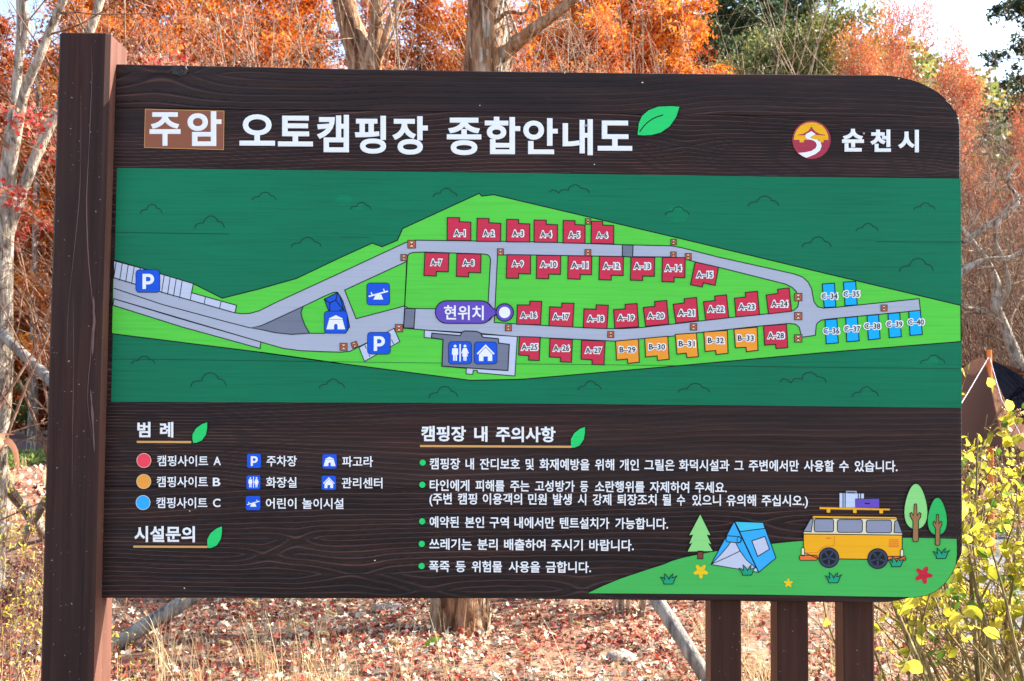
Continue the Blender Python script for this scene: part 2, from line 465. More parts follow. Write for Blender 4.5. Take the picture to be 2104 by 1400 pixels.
# board outline traced
def arc(cx, cy, r, a0, a1, n):
    return [(cx + r * math.cos(math.radians(a0 + (a1 - a0) * i / n)), cy - r * math.sin(math.radians(a0 + (a1 - a0) * i / n))) for i in range(n + 1)]
outline = [(214, 131.5), (700, 141.5), (1100, 148), (1400, 151.5), (1860, 155)] + arc(1860, 268, 113, 88, 3, 12) + \
          [(1974, 500), (1976, 838), (1978, 1120)] + arc(1862, 1122, 116, -1, -88, 12) + [(1700, 1238), (1400, 1234), (1000, 1230), (700, 1229.5), (192, 1229)]
OUT = [bp(x, y) for x, y in outline]
OX = np.array([p[0] for p in OUT]); OZ = np.array([p[2] for p in OUT])
top_i = 17; # last index of the upper-right arc
XL = -0.02
XR = max(OX)
def top_z(x):
    a = np.array(OX[:18]); z = np.array(OZ[:18]); return np.interp(x, a, z)
def bot_z(x):
    a = np.array(OX[20:][::-1]); z = np.array(OZ[20:][::-1]); return np.interp(x, a, z)
def right_x(z):
    a = np.array(OZ[5:33][::-1]); x = np.array(OX[5:33][::-1]); return np.interp(z, a, x)

seams_px = [(222, 243), (479, 498), (739, 757), (1000, 1012)]
seams = [(bp(235, a)[2], bp(1975, b_)[2]) for a, b_ in seams_px]
wn = [VN(100 + i) for i in range(8)]
knots = [(bp(330, 150), .035, 1.0), (bp(1410, 300), .022, .8), (bp(1965, 352), .02, .6), (bp(545, 1140), .014, .7), (bp(610, 1108), .014, .7), (bp(880, 1215), .02, .6),
         (bp(1195, 1210), .016, .6), (bp(725, 1180), .03, .8), (bp(1110, 912), .012, .5), (bp(1560, 1075), .02, .6)]
def relief(x, z, k):
    """height (0..1) of brushed grain at x,z on plank k"""
    n = wn[k]
    u = z * 82 + 5.2 * (n(x * 1.15 + k * 3, z * 4 + 5) - .5) + 1.1 * (n(x * 4 + 11, z * 9) - .5) + .18 * (n(x * 22, z * 30) - .5)
    u = u + 8.5 * (n(x * .5 + 30, z * 6 + 2) - .5)
    for (kp, s, a) in knots:
        dx = (x - kp[0]); dz = (z - kp[2])
        u = u + a * 2.4 * np.sign(dz + 1e-6) * np.exp(-(dx / (s * 3.2)) ** 2 - (np.abs(dz) / (s * 1.5)))
    ph = u - np.floor(u)
    ridge = np.where(ph < .78, ph / .78, (1 - ph) / .22)      # asymmetric saw like brushed late wood
    ridge = ridge ** 1.6
    amp = .45 + .9 * n(x * 1.2 + 50, z * 6 + 9)
    tone = np.where(ph < .10, .55 - .55 * np.sin(ph / .10 * 1.57), np.where(ph < .62, .32 + .22 * (ph - .1), np.where(ph < .84, .44 + .56 * np.sin((ph - .62) / .22 * 3.14), .3 - .3 * np.sin((ph - .84) / .16 * 1.57))))
    tone = .42 + (tone - .42) * np.clip(amp * 1.1 - .1, 0, 1.2)
    return ridge * amp, tone

edge_top = lambda x: top_z(x)
levels = [None] + seams + [None]
for k in range(5):
    nx = 300
    zmin = bp(1000, [222, 479, 739, 1000, 1232][k])[2]; zmax = bp(1000, [140, 222, 479, 739, 1000][k])[2]
    nz = max(8, int((zmax - zmin) / .0019))
    xs_ = np.concatenate([np.linspace(XL, XR - .0035, nx - 3), [XR - .0025, XR - .0016, XR]])
    def lo(x):
        s = bot_z(x) if k == 4 else seams[k][0] + (seams[k][1] - seams[k][0]) * (x - XL) / (XR - XL) + .00025
        return s
    def hi(x):
        s = top_z(x) if k == 0 else seams[k - 1][0] + (seams[k - 1][1] - seams[k - 1][0]) * (x - XL) / (XR - XL) - .00025
        return s
    tz = np.linspace(0, 1, nz)
    zl, zh = lo(xs_), hi(xs_)
    # the rounded right end: clamp z into the outline, and squeeze x
    X = np.repeat(xs_[:, None], nz, 1)
    Z = zl[:, None] + (zh - zl)[:, None] * tz[None, :]
    if k in (0, 1, 3, 4):
        rx = right_x(Z)
        sq = (X - XL) / (XR - XL)
        X = XL + sq * (rx - XL)
        # x squeezed; recompute z limits at squeezed x for the curved edge rows
        if k == 0:
            zh2 = top_z(np.minimum(X, XR)); Z = np.where(True, zl[:, None] + (np.maximum(zh2, zl[:, None] + .0005) - zl[:, None]) * tz[None, :], Z)
            X = XL + sq * (np.minimum(right_x(Z), XR) - XL)
        if k == 4:
            zl2 = bot_z(np.minimum(X, XR)); Z = zl2 + (zh[:, None] - zl2) * tz[None, :]
            X = XL + sq * (np.minimum(right_x(Z), XR) - XL)
    else:
        X = XL + (X - XL) / (XR - XL) * (right_x(Z) - XL)
    h, amp = relief(X, Z, k)
    cov = ((Z < bp(1000, 356)[2]) & (Z > bp(1000, 828)[2]))
    Y = -.0022 * h * np.where(cov, .25, 1.0)
    # soften the borders: real rounded arris
    Y[-4:, :] *= np.array([.7, .4, .1, 0])[:, None]
    e = np.zeros_like(Y)
    e[0, :] = e[-1, :] = .0025; e[:, 0] = .0022 if k == 4 else .0005; e[:, -1] = .0022 if k == 0 else .0005
    Y = Y + e
    V = np.stack([X, Y, Z], -1).reshape(-1, 3)
    i, j = np.meshgrid(np.arange(nx - 1), np.arange(nz - 1), indexing='ij')
    a = (i * nz + j).ravel()
    F = np.stack([a, a + nz, a + nz + 1, a + 1], -1)
    # back and rim
    per = [i_ * nz for i_ in range(nx)] + [(nx - 1) * nz + j_ for j_ in range(1, nz)] + [i_ * nz + nz - 1 for i_ in range(nx - 2, -1, -1)] + [j_ for j_ in range(nz - 2, 0, -1)]
    b0 = len(V); pv = V[per].copy(); pv[:, 1] = .04
    V = np.concatenate([V, pv, [[(XL + XR) / 2, .04, (zmin + zmax) / 2]]])
    n_ = len(per); q = np.arange(n_)
    rim = np.stack([np.array(per), b0 + q, b0 + (q + 1) % n_, np.array(per)[(q + 1) % n_]], -1)
    back = np.stack([b0 + q, np.full(n_, b0 + n_), np.full(n_, b0 + n_), b0 + (q + 1) % n_], -1)
    gcol = np.concatenate([np.clip(amp + (.0, .05, -.03, .04, -.04)[k] + .22 * (wn[k](X * 3, Z * 25) - .5) + .25 * (wn[k](X * 1.3 + 9, Z * 9 + 4) - .5), 0, 1).ravel(), np.full(n_ + 1, .4)])
    me = bpy.data.meshes.new('plank')
    faces = np.concatenate([F, rim])
    # merge main quads + rim; back as triangles through a second pass
    tot = len(faces) * 4 + n_ * 3
    me.vertices.add(len(V)); Vl = V - ORG; me.vertices.foreach_set('co', Vl.astype(np.float32).ravel())
    lv = np.concatenate([faces.ravel(), back[:, [0, 3, 1]].ravel()]).astype(np.int32)
    me.loops.add(tot); me.loops.foreach_set('vertex_index', lv)
    me.polygons.add(len(faces) + n_)
    me.polygons.foreach_set('loop_start', np.concatenate([np.arange(len(faces)) * 4, len(faces) * 4 + np.arange(n_) * 3]).astype(np.int32))
    me.polygons.foreach_set('loop_total', np.concatenate([np.full(len(faces), 4), np.full(n_, 3)]).astype(np.int32))
    at_ = me.attributes.new('grain', 'FLOAT', 'POINT'); at_.data.foreach_set('value', gcol.astype(np.float32))
    me.materials.append(M_plank); me.update(calc_edges=True)
    obj('plank', me, sign)

# posts
def post(name, x0, x1, y0, y1, z1, mat, cham=.004, z0=0.0):
    c = cham
    loop = [(x0 + c, y0), (x1 - c * 2.2, y0), (x1, y0 + c * 1.5), (x1, y1 - c), (x1 - c, y1), (x0 + c, y1), (x0, y1 - c), (x0, y0 + c)]
    mb = MB(); n = 8
    zs = [z0, z0 + .3, z0 + .6, z0 + .9, 1.2, 1.6, z1 - .003, z1]
    rings = []
    for i, z in enumerate(zs):
        ins = .003 if i == len(zs) - 1 else 0
        wx = .0012 * math.sin(z * 3.1)
        rings.append([(x + (ins if x < (x0 + x1) / 2 else -ins) + wx, y + (ins if y < (y0 + y1) / 2 else -ins), z) for x, y in loop])
    vs_ = [p for r_ in rings for p in r_]
    fs_ = [(i * n + k, i * n + (k + 1) % n, (i + 1) * n + (k + 1) % n, (i + 1) * n + k) for i in range(len(zs) - 1) for k in range(n)]
    fs_.append(tuple(range((len(zs) - 1) * n, len(zs) * n)))
    mb.add(to_local(vs_), fs_)
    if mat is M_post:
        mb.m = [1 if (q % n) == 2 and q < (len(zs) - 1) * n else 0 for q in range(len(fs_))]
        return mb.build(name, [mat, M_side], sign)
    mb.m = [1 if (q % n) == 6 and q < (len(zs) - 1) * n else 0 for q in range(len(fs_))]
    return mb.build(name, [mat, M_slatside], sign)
pt = bp(120, 66, -.05); pr = bp(220, 67, -.05); pb = bp(82, 1400, -.05); pbr = bp(195, 1400, -.05)
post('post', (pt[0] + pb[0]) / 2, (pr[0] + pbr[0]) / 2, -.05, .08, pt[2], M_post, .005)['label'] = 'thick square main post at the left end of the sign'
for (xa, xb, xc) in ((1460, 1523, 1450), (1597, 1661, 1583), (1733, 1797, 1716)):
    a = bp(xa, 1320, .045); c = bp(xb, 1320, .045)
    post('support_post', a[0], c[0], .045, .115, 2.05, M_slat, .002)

# ---- flat print and paint on the board
LY = [-.0022]
def px3(pts, y):
    return to_local([bp(p[0], p[1], y) for p in pts])

class Art:
    def __init__(s): s.mb = MB(); s.mats = []
    def mi(s, m):
        m = P[m]
        if m not in s.mats: s.mats.append(m)
        return s.mats.index(m)
    def poly(s, pts, m, y, holes=()):
        loops = [pts] + list(holes)
        flat = [p for l in loops for p in l]
        tr = tessellate_polygon([[Vector((p[0], -p[1], 0)) for p in l] for l in loops])
        fs_ = []
        for f in tr:
            a, b_, c = [flat[i] for i in f]
            cr = (b_[0] - a[0]) * (c[1] - a[1]) - (b_[1] - a[1]) * (c[0] - a[0])
            fs_.append(tuple(f) if cr < 0 else tuple(f)[::-1])
        s.mb.add(px3(flat, y), fs_, s.mi(m))
    def stroke(s, pts, m, y, w_=2.0, closed=False):
        P_ = [np.array(p, float) for p in pts]
        n = len(P_); q = []
        for i in range(n):
            a = P_[i - 1] if (closed or i > 0) else P_[i]; c = P_[(i + 1) % n] if (closed or i < n - 1) else P_[i]
            d1 = P_[i] - a; d2 = c - P_[i]
            l1 = np.linalg.norm(d1); l2 = np.linalg.norm(d2)
            d1 = d1 / l1 if l1 > 1e-6 else d2 / max(l2, 1e-6); d2 = d2 / l2 if l2 > 1e-6 else d1
            n1 = np.array([-d1[1], d1[0]]); n2 = np.array([-d2[1], d2[0]])
            mm = n1 + n2; L = np.linalg.norm(mm); mm = mm / L if L > 1e-6 else n1
            k = w_ / 2 / max(.45, float(mm @ n1)); q.append((P_[i] + mm * k, P_[i] - mm * k))
        vs_ = [p for pr_ in q for p in pr_]
        fs_ = [(2 * i, 2 * ((i + 1) % n), 2 * ((i + 1) % n) + 1, 2 * i + 1) for i in range(n if closed else n - 1)]
        s.mb.add(px3(vs_, y), fs_, s.mi(m))
    def shape(s, pts, fill, y, w_=2.0, line='line'):
        s.poly(pts, fill, y); s.stroke(pts, line, y - .0002, w_, True)
    def build(s, name, parent=sign, label=None, kind=None):
        # origin at the middle so that each piece sits where it is
        v = np.array(s.mb.v); o = v.mean(0)
        pl = np.array(getattr(parent, '_o', (0, 0, 0)))
        me = bpy.data.meshes.new(name)
        me.from_pydata([tuple(q) for q in (v - 0)], [], s.mb.f)
        for m in s.mats: me.materials.append(m)
        me.polygons.foreach_set('material_index', s.mb.m); me.update()
        ob = obj(name, me, parent)
        if label: ob['label'] = label
        if kind: ob['kind'] = kind
        return ob

def circ(cx, cy, r, n=28, ry=None):
    ry = ry or r
    return [(cx + r * math.cos(2 * math.pi * i / n), cy + ry * math.sin(2 * math.pi * i / n)) for i in range(n)]
def rrect(x0, y0, x1, y1, r, n=5, sk=0.0):
    out = []
    for cx, cy, a in ((x1 - r, y0 + r, -90), (x1 - r, y1 - r, 0), (x0 + r, y1 - r, 90), (x0 + r, y0 + r, 180)):
        for i in range(n + 1):
            q = math.radians(a + 90 * i / n); out.append((cx + r * math.cos(q), cy + r * math.sin(q) + sk * (cx - x0)))
    return out
def smooth(pts, n=6, closed=False):
    P_ = [np.array(p, float) for p in pts]; m = len(P_); out = []
    rngi = range(m if closed else m - 1)
    for i in rngi:
        p0 = P_[(i - 1) % m] if (closed or i > 0) else P_[i]; p1 = P_[i]; p2 = P_[(i + 1) % m]; p3 = P_[(i + 2) % m] if (closed or i < m - 2) else p2
        for k in range(n):
            u = k / n
            out.append(tuple(.5 * ((2 * p1) + (-p0 + p2) * u + (2 * p0 - 5 * p1 + 4 * p2 - p3) * u * u + (-p0 + 3 * p1 - 3 * p2 + p3) * u ** 3)))
    if not closed: out.append(tuple(P_[-1]))
    return out
c4 = lambda L: [(x / 3.004, 466 + y / 3.004) for x, y in L]
c5 = lambda L: [(700 + x / 3.004, 380 + y / 3.004) for x, y in L]
c6 = lambda L: [(1400 + x / 2.989, 400 + y / 2.989) for x, y in L]
c7 = lambda L: [(1380 + x / 3.5067, 980 + y / 3.5067) for x, y in L]
c8 = lambda L: [(1600 + x / 6.575, 230 + y / 6.575) for x, y in L]
c9 = lambda L: [(640 + x / 7.0, 560 + y / 7.0) for x, y in L]

# ---- cracks in the post
M_crack, t, b = new_mat('worn_crack_in_stain'); b.inputs['Base Color'].default_value = S(118, 84, 76); b.inputs['Roughness'].default_value = .7
M_deep, t, b = new_mat('dark_crack'); b.inputs['Base Color'].default_value = S(24, 16, 14); b.inputs['Roughness'].default_value = .9
def crack(pts, wpx, mat):
    L = np.array([bp(x, y, -.0503) for x, y in smooth(pts, 6)]); n = len(L); wv = wpx / 850 * (.35 + .65 * np.abs(np.sin(np.linspace(.3, 9, n)))) * np.sin(np.linspace(.15, 3.0, n)) / 2
    V = np.concatenate([L - np.stack([wv, wv * 0, wv * 0], -1), L + np.stack([wv, wv * 0, wv * 0], -1)]) - ORG
    obj('crack', fmesh('crack', V, [(i, n + i, n + i + 1, i + 1) for i in range(n - 1)], mat), sign)
crack([(187, 92), (189, 150), (186, 230), (184, 280), (181, 340), (178, 420), (181, 520), (188, 600), (191, 640), (187, 720), (180, 820), (190, 900)], 2.2, M_crack)
crack([(166, 180), (166, 300), (162, 420), (140, 640), (138, 760)], 1.2, M_crack)
crack([(150, 600), (151, 760), (149, 900), (148, 1010)], 1.2, M_crack)
crack([(176, 1020), (172, 1150), (168, 1260), (166, 1395)], 2.4, M_deep)
crack([(112, 700), (110, 900), (106, 1080)], 1.3, M_deep)
crack([(192, 610), (193, 660), (190, 730)], 7, M_crack)
crack([(186, 800), (190, 850), (194, 930)], 5, M_crack)

# ---- lettering (built in font, Korean glyphs come from the font's own fallback)
TXT = []
def text_item(body, weight=0.0, bev=0.0, ext=0.03):
    cu = bpy.data.curves.new('lettering', 'FONT'); cu.body = body; cu.resolution_u = 2 if len(body) > 1 else 5
    cu.bevel_depth = bev if bev else weight; cu.bevel_resolution = 0
    o = bpy.data.objects.new('lettering_source', cu); COL.objects.link(o)
    return o
def flush():
    bpy.context.view_layer.update()
    dg = bpy.context.evaluated_depsgraph_get()
    done = []
    groups = {}
    for job in TXT:
        me = bpy.data.meshes.new_from_object(job['o'].evaluated_get(dg))
        n = len(me.vertices); v = np.zeros(n * 3, np.float32); me.vertices.foreach_get('co', v); v = v.reshape(-1, 3).astype(float)
        fs_ = [tuple(p.vertices) for p in me.polygons]
        bpy.data.meshes.remove(me)
        x0, x1 = v[:, 0].min(), v[:, 0].max(); y0, y1 = (v[:, 1].min(), v[:, 1].max()) if job['ink'] else (-.10, .845)
        U = (v[:, 0] - x0) / (x1 - x0); W_ = (v[:, 1] - y0) / (y1 - y0)
        (ax, ay), (bx, by), h = job['a'], job['b'], job['h']
        px_ = ax + (bx - ax) * U; sl = (by - ay) / (bx - ax)
        lean = -.026 + .029 * (px_ - 230) / 1740     # verticals follow the board
        py_ = ay + (px_ - ax) * sl - W_ * h
        px_ = px_ - lean * W_ * h * 0 
        zr = v[:, 2] * job['dz']
        D_ = RT[None] * ((px_ - 1052) / FPX)[:, None] - UP[None] * ((py_ - 700) / FPX)[:, None] + FW[None]
        pts = CAM + D_ * ((job['y'] - CAM[1]) / D_[:, 1])[:, None]; pts[:, 1] -= zr 
        groups.setdefault(job['name'] if job['name'][0] in 'pn' or job['name'][0]=='l' or job['name'][0]=='m' else (job['name'], id(job)), []).append((pts - ORG, fs_, job['m']))
    for job in TXT: 
        if job['o'].name in COL.objects: pass
    srcs = [j['o'] for j in TXT]
    for name_key, parts in groups.items():
        mb = MB(); mats = []
        for pts, fs_, m in parts:
            m = P[m]
            if m not in mats: mats.append(m)
            mb.add(pts, fs_, mats.index(m))
        nm, parent, label = NAMES[name_key if isinstance(name_key, str) else name_key[0]]
        if not isinstance(name_key, str): label = None
        ob = mb.build(nm, mats, parent)
        if label: ob['label'] = label
    for o in srcs:
        cu = o.data; bpy.data.objects.remove(o); bpy.data.curves.remove(cu)
    TXT.clear()
NAMES = {}
def word(key, body, x0, x1, ybot0, ybot1, h, m='white', weight=.018, y=-.0034, ink=False, bev=0, dz=.03):
    TXT.append(dict(name=key, o=text_item(body, weight, bev), a=(x0, ybot0), b=(x1, ybot1), h=h, y=y, m=m, ink=ink, dz=dz))

# title
NAMES['t1'] = ('title_letter', sign, 'big white heading letters on the top planks')
NAMES['t0'] = ('title_letter', None, 'two white letters on the copper brown plate')
pl = Art(); pl.poly([(298, 224), (461, 228), (460, 308.5), (296, 304)], 'plate', -.0030)
pl.stroke([(298.6, 224.6), (460.4, 228.6), (459.4, 307.9), (296.6, 303.4)], 'under', -.0032, 1.0, True)
title_plate = pl.build('title_plate'); NAMES['t0'] = ('title_letter', title_plate, 'two white letters on the copper brown plate')
for ch, x0, x1, y0, y1 in (('주', 307, 371, 231, 300), ('암', 385, 455, 229, 300.5)):
    word('t0', ch, x0, x1, y1, y1, y1 - y0, weight=.03, ink=True)
for ch, x0, x1, y0, y1 in (('오', 492, 565, 235, 299.5), ('토', 571, 643, 238, 301), ('캠', 651, 717, 236, 313), ('핑', 729, 793.5, 238, 316), ('장', 806, 879, 239, 318),
                           ('종', 918, 989, 242, 319), ('합', 996, 1069, 240, 317), ('안', 1075, 1146, 243, 317), ('내', 1156, 1218, 245, 319), ('도', 1228, 1299, 248, 310)):
    word('t1', ch, x0, x1, y1, y1 + .3, y1 - y0, weight=.028, ink=True)
NAMES['t2'] = ('town_letter', sign, 'three white letters beside the round emblem')
for ch, x0, x1, y0, y1 in (('순', 1730, 1775, 265, 312), ('천', 1788, 1830.5, 266.5, 312.5), ('시', 1845, 1888, 267, 313.5)):
    word('t2', ch, x0, x1, y1, y1, y1 - y0, weight=.042, ink=True)
# headings and body
def wl(key, words, yb0, yb1, xs0, xs1, h, weight=.02):
    for body, x0, x1 in words:
        f = lambda x: yb0 + (yb1 - yb0) * (x - xs0) / (xs1 - xs0)
        word(key, body, x0, x1, f(x0), f(x1), h, weight=weight)
NAMES['h1'] = ('heading_word', sign, 'white two letter legend heading')
wl('h1', [('범', 282, 309), ('례', 328.6, 356)], 899, 899.3, 282, 356, 31.5, .03)
NAMES['h2'] = ('heading_word', sign, 'white four letter heading below the legend')
wl('h2', [('시설문의', 275.7, 400.4)], 1114, 1114.5, 275, 400, 32.5, .03)
NAMES['h3'] = ('heading_word', sign, 'white heading above the camping rules')
k3 = lambda x: 700 + x / 2.527
k4 = lambda x: 1400 + x / 2.622
wl('h3', [('캠핑장', k3(418), k3(650)), ('내', k3(693), k3(762)), ('주의사항', k3(806), k3(1115))], 907, 909.3, 865, 1141, 31.5, .03)
rows = {
 'n1': ([('캠핑장', k3(462), k3(620)), ('내', k3(648), k3(692)), ('잔디보호', k3(722), k3(930)), ('및', k3(960), k3(1003)), ('화재예방을', k3(1032), k3(1292)), ('위해', k3(1320), k3(1420)), ('개인', k3(1448), k3(1548)),
        ('그릴은', k3(1577), k3(1733)), ('화덕시설과', 1395, k4(258)), ('그', k4(285), k4(335)), ('주변에서만', k4(363), k4(633)), ('사용할', k4(660), k4(823)), ('수', k4(850), k4(902)), ('있습니다.', k4(933), k4(1165))], 965, 970.5, 'first rule line, the longest'),
 'n2': ([('타인에게', k3(462), k3(668)), ('피해를', k3(700), k3(850)), ('주는', k3(880), k3(980)), ('고성방가', k3(1008), k3(1215)), ('등', k3(1243), k3(1285)), ('소란행위를', k3(1320), k3(1577)), ('자제하여', k3(1605), k4(42)), ('주세요.', k4(73), k4(245))], 1009.3, 1014, 'second rule line'),
 'n3': ([('(주변', k3(460), k3(577)), ('캠핑', k3(608), k3(708)), ('이용객의', k3(737), k3(942)), ('민원', k3(973), k3(1070)), ('발생', k3(1102), k3(1200)), ('시', k3(1230), k3(1275)), ('강제', k3(1308), k3(1405)), ('퇴장조치', k3(1435), k3(1640)),
        ('될', k3(1670), k3(1715)), ('수', k3(1745), k4(20)), ('있으니', k4(58), k4(213)), ('유의해', k4(243), k4(402)), ('주십시오.)', k4(432), k4(682))], 1036.8, 1041, 'rule line in brackets under the second rule'),
 'n4': ([('예약된', k3(461), k3(613)), ('본인', k3(645), k3(745)), ('구역', k3(773), k3(873)), ('내에서만', k3(902), k3(1110)), ('텐트설치가', k3(1138), k3(1395)), ('가능합니다.', k3(1425), k3(1700))], 1084.6, 1088.5, 'third rule line'),
 'n5': ([('쓰레기는', k3(460), k3(680)), ('분리', k3(710), k3(815)), ('배출하여', k3(848), k3(1063)), ('주시기', k3(1093), k3(1257)), ('바랍니다.', k3(1290), k3(1522))], 1130, 1133, 'fourth rule line'),
 'n6': ([('폭죽', k3(458), k3(565)), ('등', k3(597), k3(648)), ('위험물', k3(680), k3(838)), ('사용을', k3(872), k3(1035)), ('금합니다.', k3(1065), k3(1300))], 1175.6, 1178, 'lowest rule line'),
}
for key, (ws, y0_, y1_, lab) in rows.items():
    NAMES[key] = ('rule_lettering', sign, 'white lettering, ' + lab)
    x_end = ws[-1][2]
    full = 1844 if key == 'n1' else x_end
    wl(key, ws, y0_, y0_ + (y1_ - y0_) * 1.0, 882, max(full, x_end), 23.6, .022)
for i, (lt, x0, x1, yb) in enumerate((('A', 322.8, 454, 958.5), ('B', 322, 452.7, 1001.5), ('C', 321, 453, 1044.7))):
    NAMES['l%d' % i] = ('legend_lettering', sign, 'white legend text ending in ' + lt)
    word('l%d' % i, '캠핑사이트', x0, x0 + 105, yb, yb + .3, 22.5)
    word('l%d' % i, lt, x1 - 15.5, x1, yb - 2.2, yb - 2.2, 17.5, ink=True, weight=.02)
for i, (bd, x0, x1, yb) in enumerate((('주차장', 547.6, 610, 958.8), ('화장실', 546.4, 609.4, 1002.8), ('파고라', 703, 766.6, 960), ('관리센터', 702, 785.8, 1004))):
    NAMES['m%d' % i] = ('legend_lettering', sign, None); word('m%d' % i, bd, x0, x1, yb, yb + .2, 22.5)
NAMES['m9'] = ('legend_lettering', sign, 'white legend text beside the seesaw pictogram')
word('m9', '어린이', 546, 546 + 63, 1046, 1046.2, 22.5); word('m9', '놀이시설', 546 + 75, 705.8, 1046.3, 1046.6, 22.5)

# underlines, leaves, bullets, dots
def leaf_art(x0, y0, x1, y1, name='leaf_emblem', big=False, label=None):
    if big:
        base = [(2090, 658), (2040, 654), (1960, 657), (1900, 680), (1860, 715), (1840, 760), (1832, 833), (1870, 836), (1920, 833), (1975, 818), (2030, 780), (2070, 720)]
    else:
        base = [(676, 92), (640, 105), (600, 135), (577, 175), (577, 205), (582, 232), (605, 230), (640, 215), (668, 175), (676, 130)]
    bx = [p[0] for p in base]; by = [p[1] for p in base]
    pts = [(x0 + (x1 - x0) * (p[0] - min(bx)) / (max(bx) - min(bx)), y0 + (y1 - y0) * (p[1] - min(by)) / (max(by) - min(by))) for p in base]
    a = Art(); a.poly(pts, 'leafg', -.0032); a.stroke(pts, 'line', -.0030, 3.0, True)
    if big:
        a.stroke(smooth([(700 + x / 3.004, y / 3.004) for x, y in ((1845, 815), (1880, 770), (1930, 732), (1990, 710))]), 'line', -.0034, 2.2)
    return a.build(name, sign, label)
leaf_art(1310, 218.5, 1396, 278.5, big=True, label='big green leaf after the title')
leaf_art(395.5, 868, 425.6, 910.5, label='green leaf at the legend heading')
leaf_art(426, 1082, 456, 1126.5, label='green leaf at the lowest heading on the left')
leaf_art(1173, 877.7, 1201.8, 920.4, label='green leaf at the rules heading')
for x0, x1, ya, yb in ((281, 393, 908.3, 908.8), (274, 426.5, 1123.5, 1124), (863, 1174, 916.8, 918.4)):
    a = Art(); a.stroke([(x0, ya), (x0 + (x1 - x0) / 2, (ya + yb) / 2), (x1, yb)], 'under', -.0031, 4.4); a.build('underline')
for x, y in ((868.6, 950.9), (867.8, 996.4), (867.4, 1071.6), (866.6, 1117.9), (866.2, 1163.4)):
    a = Art(); a.poly(circ(x, y, 6.3, 20), 'leafg', -.0031); a.stroke(circ(x, y, 6.6, 20), 'line', -.0030, 1.5, True); a.build('bullet')
P['dotred'] = paint('legend_red', S(255, 74, 94, .95), .35, .02, .05); P['dotor'] = paint('legend_orange', S(255, 166, 66, .95), .35, .02, .05); P['dotbl'] = paint('legend_blue', S(54, 178, 252, .95), .35, .02, .05)
for (x, y, m, l) in ((295.7, 946.5, 'dotred', 'red legend dot'), (295.4, 989.7, 'dotor', 'orange legend dot'), (294, 1033, 'dotbl', 'blue legend dot')):
    a = Art(); a.poly(circ(x, y, 15.2, 36), m, -.0031); a.stroke(circ(x, y, 14.6, 36), 'cream', -.0033, .8, True); a.build('legend_dot', sign, l)

# pictograms
def picto(x0, y0, x1, y1, kind, parent, y=-.0038, outline=True):
    a = Art(); sz = x1 - x0; r = sz * .14
    if outline: a.poly(rrect(x0 - 1.2, y0 - 1.2, x1 + 1.2, y1 + 1.2, r + 1), 'line', y + .0002)
    a.poly(rrect(x0, y0, x1, y1, r), 'picto', y)
    u = lambda L: [(x0 + q[0] * sz, y0 + q[1] * (y1 - y0)) for q in L]
    yy = y - .0003
    if kind == 'P':
        a.poly(u([(.27, .17), (.56, .17), (.68, .21), (.755, .31), (.77, .4), (.755, .5), (.68, .6), (.56, .65), (.42, .65), (.42, .86), (.27, .86)]), 'white', yy,
               [u([(.42, .31), (.42, .51), (.54, .51), (.60, .475), (.62, .41), (.60, .345), (.54, .31)])])
    elif kind == 'wc':
        for cx, f in ((.28, 0), (.72, 1)):
            a.poly(circ(x0 + cx * sz, y0 + .19 * (y1 - y0), .065 * sz, 14), 'white', yy)
            if f: a.poly(u([(cx - .08, .28), (cx + .08, .28), (cx + .17, .52), (cx + .12, .54), (cx + .09, .47), (cx + .13, .66), (cx + .07, .66), (cx + .07, .86), (cx + .01, .86), (cx + .01, .68), (cx - .01, .68), (cx - .01, .86), (cx - .07, .86), (cx - .07, .66), (cx - .13, .66), (cx - .09, .47), (cx - .12, .54), (cx - .17, .52)]), 'white', yy)
            else: a.poly(u([(cx - .13, .29), (cx + .13, .29), (cx + .14, .58), (cx + .09, .58), (cx + .085, .86), (cx + .015, .86), (cx + .01, .6), (cx - .01, .6), (cx - .015, .86), (cx - .085, .86), (cx - .09, .58), (cx - .14, .58)]), 'white', yy)
        a.poly(u([(.475, .1), (.535, .1), (.535, .89), (.475, .89)]), 'white', yy)
    elif kind == 'house':
        a.stroke(u([(.12, .55), (.5, .15), (.88, .55)]), 'white', yy, sz * .07)
        a.poly(u([(.5, .24), (.8, .56), (.8, .87), (.6, .87), (.6, .66), (.4, .66), (.4, .87), (.2, .87), (.2, .56)]), 'white', yy)
    elif kind == 'tent':
        a.poly(u([(.5, .17), (.8, .32), (.8, .36), (.2, .36), (.2, .32)]), 'white', yy)
        a.poly(u([(.2, .38), (.8, .38), (.92, .83), (.58, .83), (.58, .64), (.54, .58), (.46, .58), (.42, .64), (.42, .83), (.08, .83)]), 'white', yy)
    elif kind == 'saw':
        a.poly(u([(.06, .585), (.93, .335), (.95, .40), (.08, .65)]), 'white', yy)
        a.stroke(u([(.24, .56), (.18, .42)]), 'white', yy - .0001, sz * .05); a.stroke(u([(.8, .40), (.73, .26)]), 'white', yy - .0001, sz * .05)
        a.poly(u([(.40, .52), (.64, .52), (.73, .76), (.28, .76)]), 'white', yy - .0002)
    return a.build('pictogram', parent)
picto(507.5, 932.8, 536.3, 961.7, 'P', sign, -.0032, False)['label'] = 'blue letter pictogram in the legend'
picto(506.5, 977, 535, 1005.8, 'wc', sign, -.0032, False)['label'] = 'blue toilet pictogram in the legend'
picto(505.3, 1019.5, 535, 1048.4, 'saw', sign, -.0032, False)['label'] = 'blue seesaw pictogram in the legend'
picto(662.6, 933.7, 691.8, 963, 'tent', sign, -.0032, False)['label'] = 'blue shelter pictogram in the legend'
picto(661, 977.8, 690.3, 1007, 'house', sign, -.0032, False)['label'] = 'blue house pictogram in the legend'

